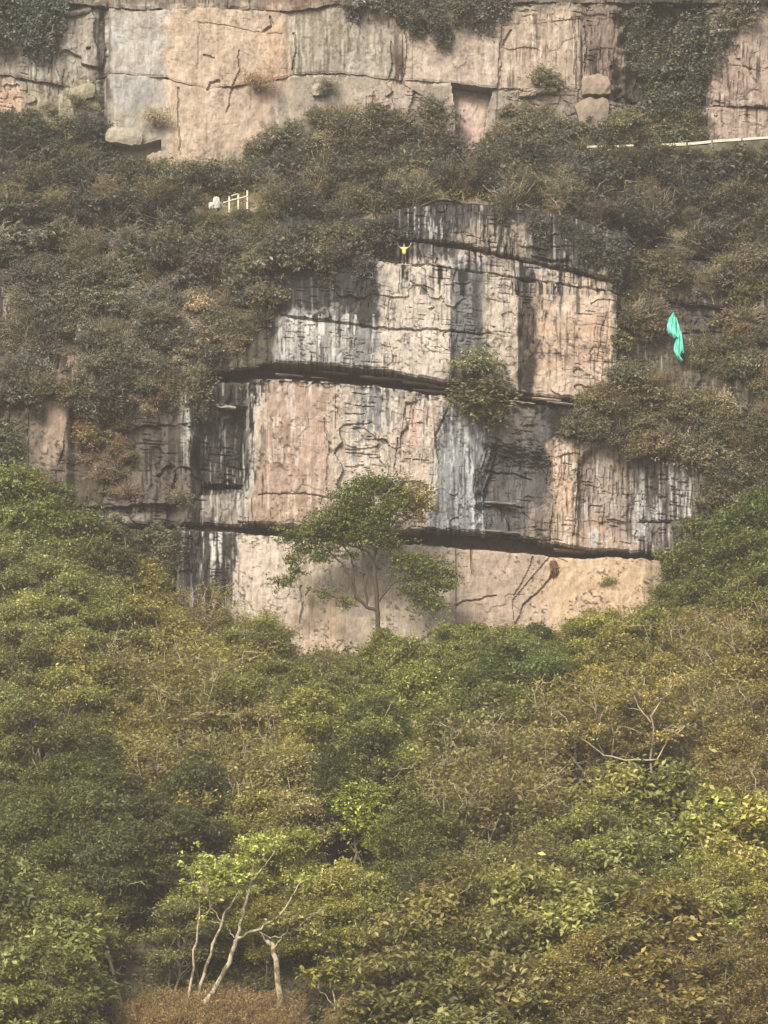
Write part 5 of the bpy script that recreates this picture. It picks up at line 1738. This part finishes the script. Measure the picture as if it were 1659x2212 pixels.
for s in (-1, 1):
    n = len(sv); sv += [(s * .19, 0, 1.41), (s * .34, -.02, 1.47)]; se += [(3, n), (n, n + 1)]; sr += [.09, .075]
link('shirt', skin_mesh('shirt', sv, se, sr, M_SHIRT), ev)
tv = [(0, 0, .93)]; te = []; tr_ = [(.165, .125)]
for s in (-1, 1):
    n = len(tv); tv += [(s * .10, 0, .84), (s * .13, -.02, .48), (s * .14, .02, .12)]; te += [(0, n), (n, n + 1), (n + 1, n + 2)]; tr_ += [.108, .08, .062]
link('trousers', skin_mesh('trousers', tv, te, tr_, M_TROU), ev)
link('hair', skin_mesh('hair', [(0, .02, 1.66), (0, .03, 1.72), (0, -.01, 1.755)], [(0, 1), (1, 2)], [(.085, .08), (.09, .095), (.07, .08)], M_HAIR), ev)
for s in (-1, 1):
    link('shoe', skin_mesh('shoe', [(s * .14, .05, .05), (s * .145, -.08, .045), (s * .15, -.18, .035)], [(0, 1), (1, 2)], [.055, .05, .04], M_SHOE), ev)
tag(ev, 'person in a yellow top with both arms raised, standing on the upper ledge', 'person')
# a slab underfoot, part of the cliff
stone(low, 873, 574.4, Yper + .15, 34, 5.6, 1.0, (196, 178, 160), 1234, -.05)

# ================================================================ labels: say which one
WORDS = ['zero', 'one', 'two', 'three', 'four', 'five', 'six', 'seven', 'eight', 'nine', 'ten', 'eleven', 'twelve', 'thirteen', 'fourteen', 'fifteen', 'sixteen', 'seventeen', 'eighteen', 'nineteen', 'twenty']
ORD = ['', 'leftmost', 'second', 'third', 'fourth', 'fifth', 'sixth', 'seventh', 'eighth', 'ninth', 'tenth', 'eleventh', 'twelfth', 'thirteenth', 'fourteenth', 'fifteenth', 'sixteenth', 'seventeenth', 'eighteenth', 'nineteenth', 'twentieth']


def ordw(k):
    if k < len(ORD):
        return ORD[k]
    tens = {2: 'twenty', 3: 'thirty', 4: 'forty', 5: 'fifty', 6: 'sixty', 7: 'seventy', 8: 'eighty', 9: 'ninety'}
    t, o_ = divmod(k, 10)
    return tens[t].replace('ty', 'tieth') if o_ == 0 else tens[t] + '-' + (['', 'first'] + ORD[2:])[o_]


groups = {}
for e, look, where, uv in REG:
    groups.setdefault((look, where), []).append((float(uv[0]), e))
for (look, where), L in groups.items():
    L.sort(key=lambda q: q[0])
    for k, (u, e) in enumerate(L, 1):
        if len(L) == 1:
            e['label'] = f'{look} {where}'
        elif k == 1:
            e['label'] = f'{look} {where}, the leftmost'
        elif k == len(L):
            e['label'] = f'{look} {where}, the rightmost'
        else:
            e['label'] = f'{look} {where}, {ordw(k)} from left'

# ================================================================ haze
HAZE = 0.00027
if HAZE:
    m = bpy.data.materials.new('haze'); m.use_nodes = True
    t = m.node_tree; t.nodes.clear()
    out = t.nodes.new('ShaderNodeOutputMaterial'); pv = t.nodes.new('ShaderNodeVolumePrincipled')
    pv.inputs['Color'].default_value = (.93, .88, .79, 1); pv.inputs['Density'].default_value = HAZE
    pv.inputs['Anisotropy'].default_value = 0.2
    t.links.new(pv.outputs[0], out.inputs['Volume'])
    hb = MB(); hb.box((0, -225, 7), (1240, 980, 130))
    o = link('haze', hb.build('haze', m)); o['kind'] = 'stuff'
    tag(o, 'thin warm haze filling the valley in front of the cliffs', 'haze')
print('TREES', placed, 'REG', len(REG))
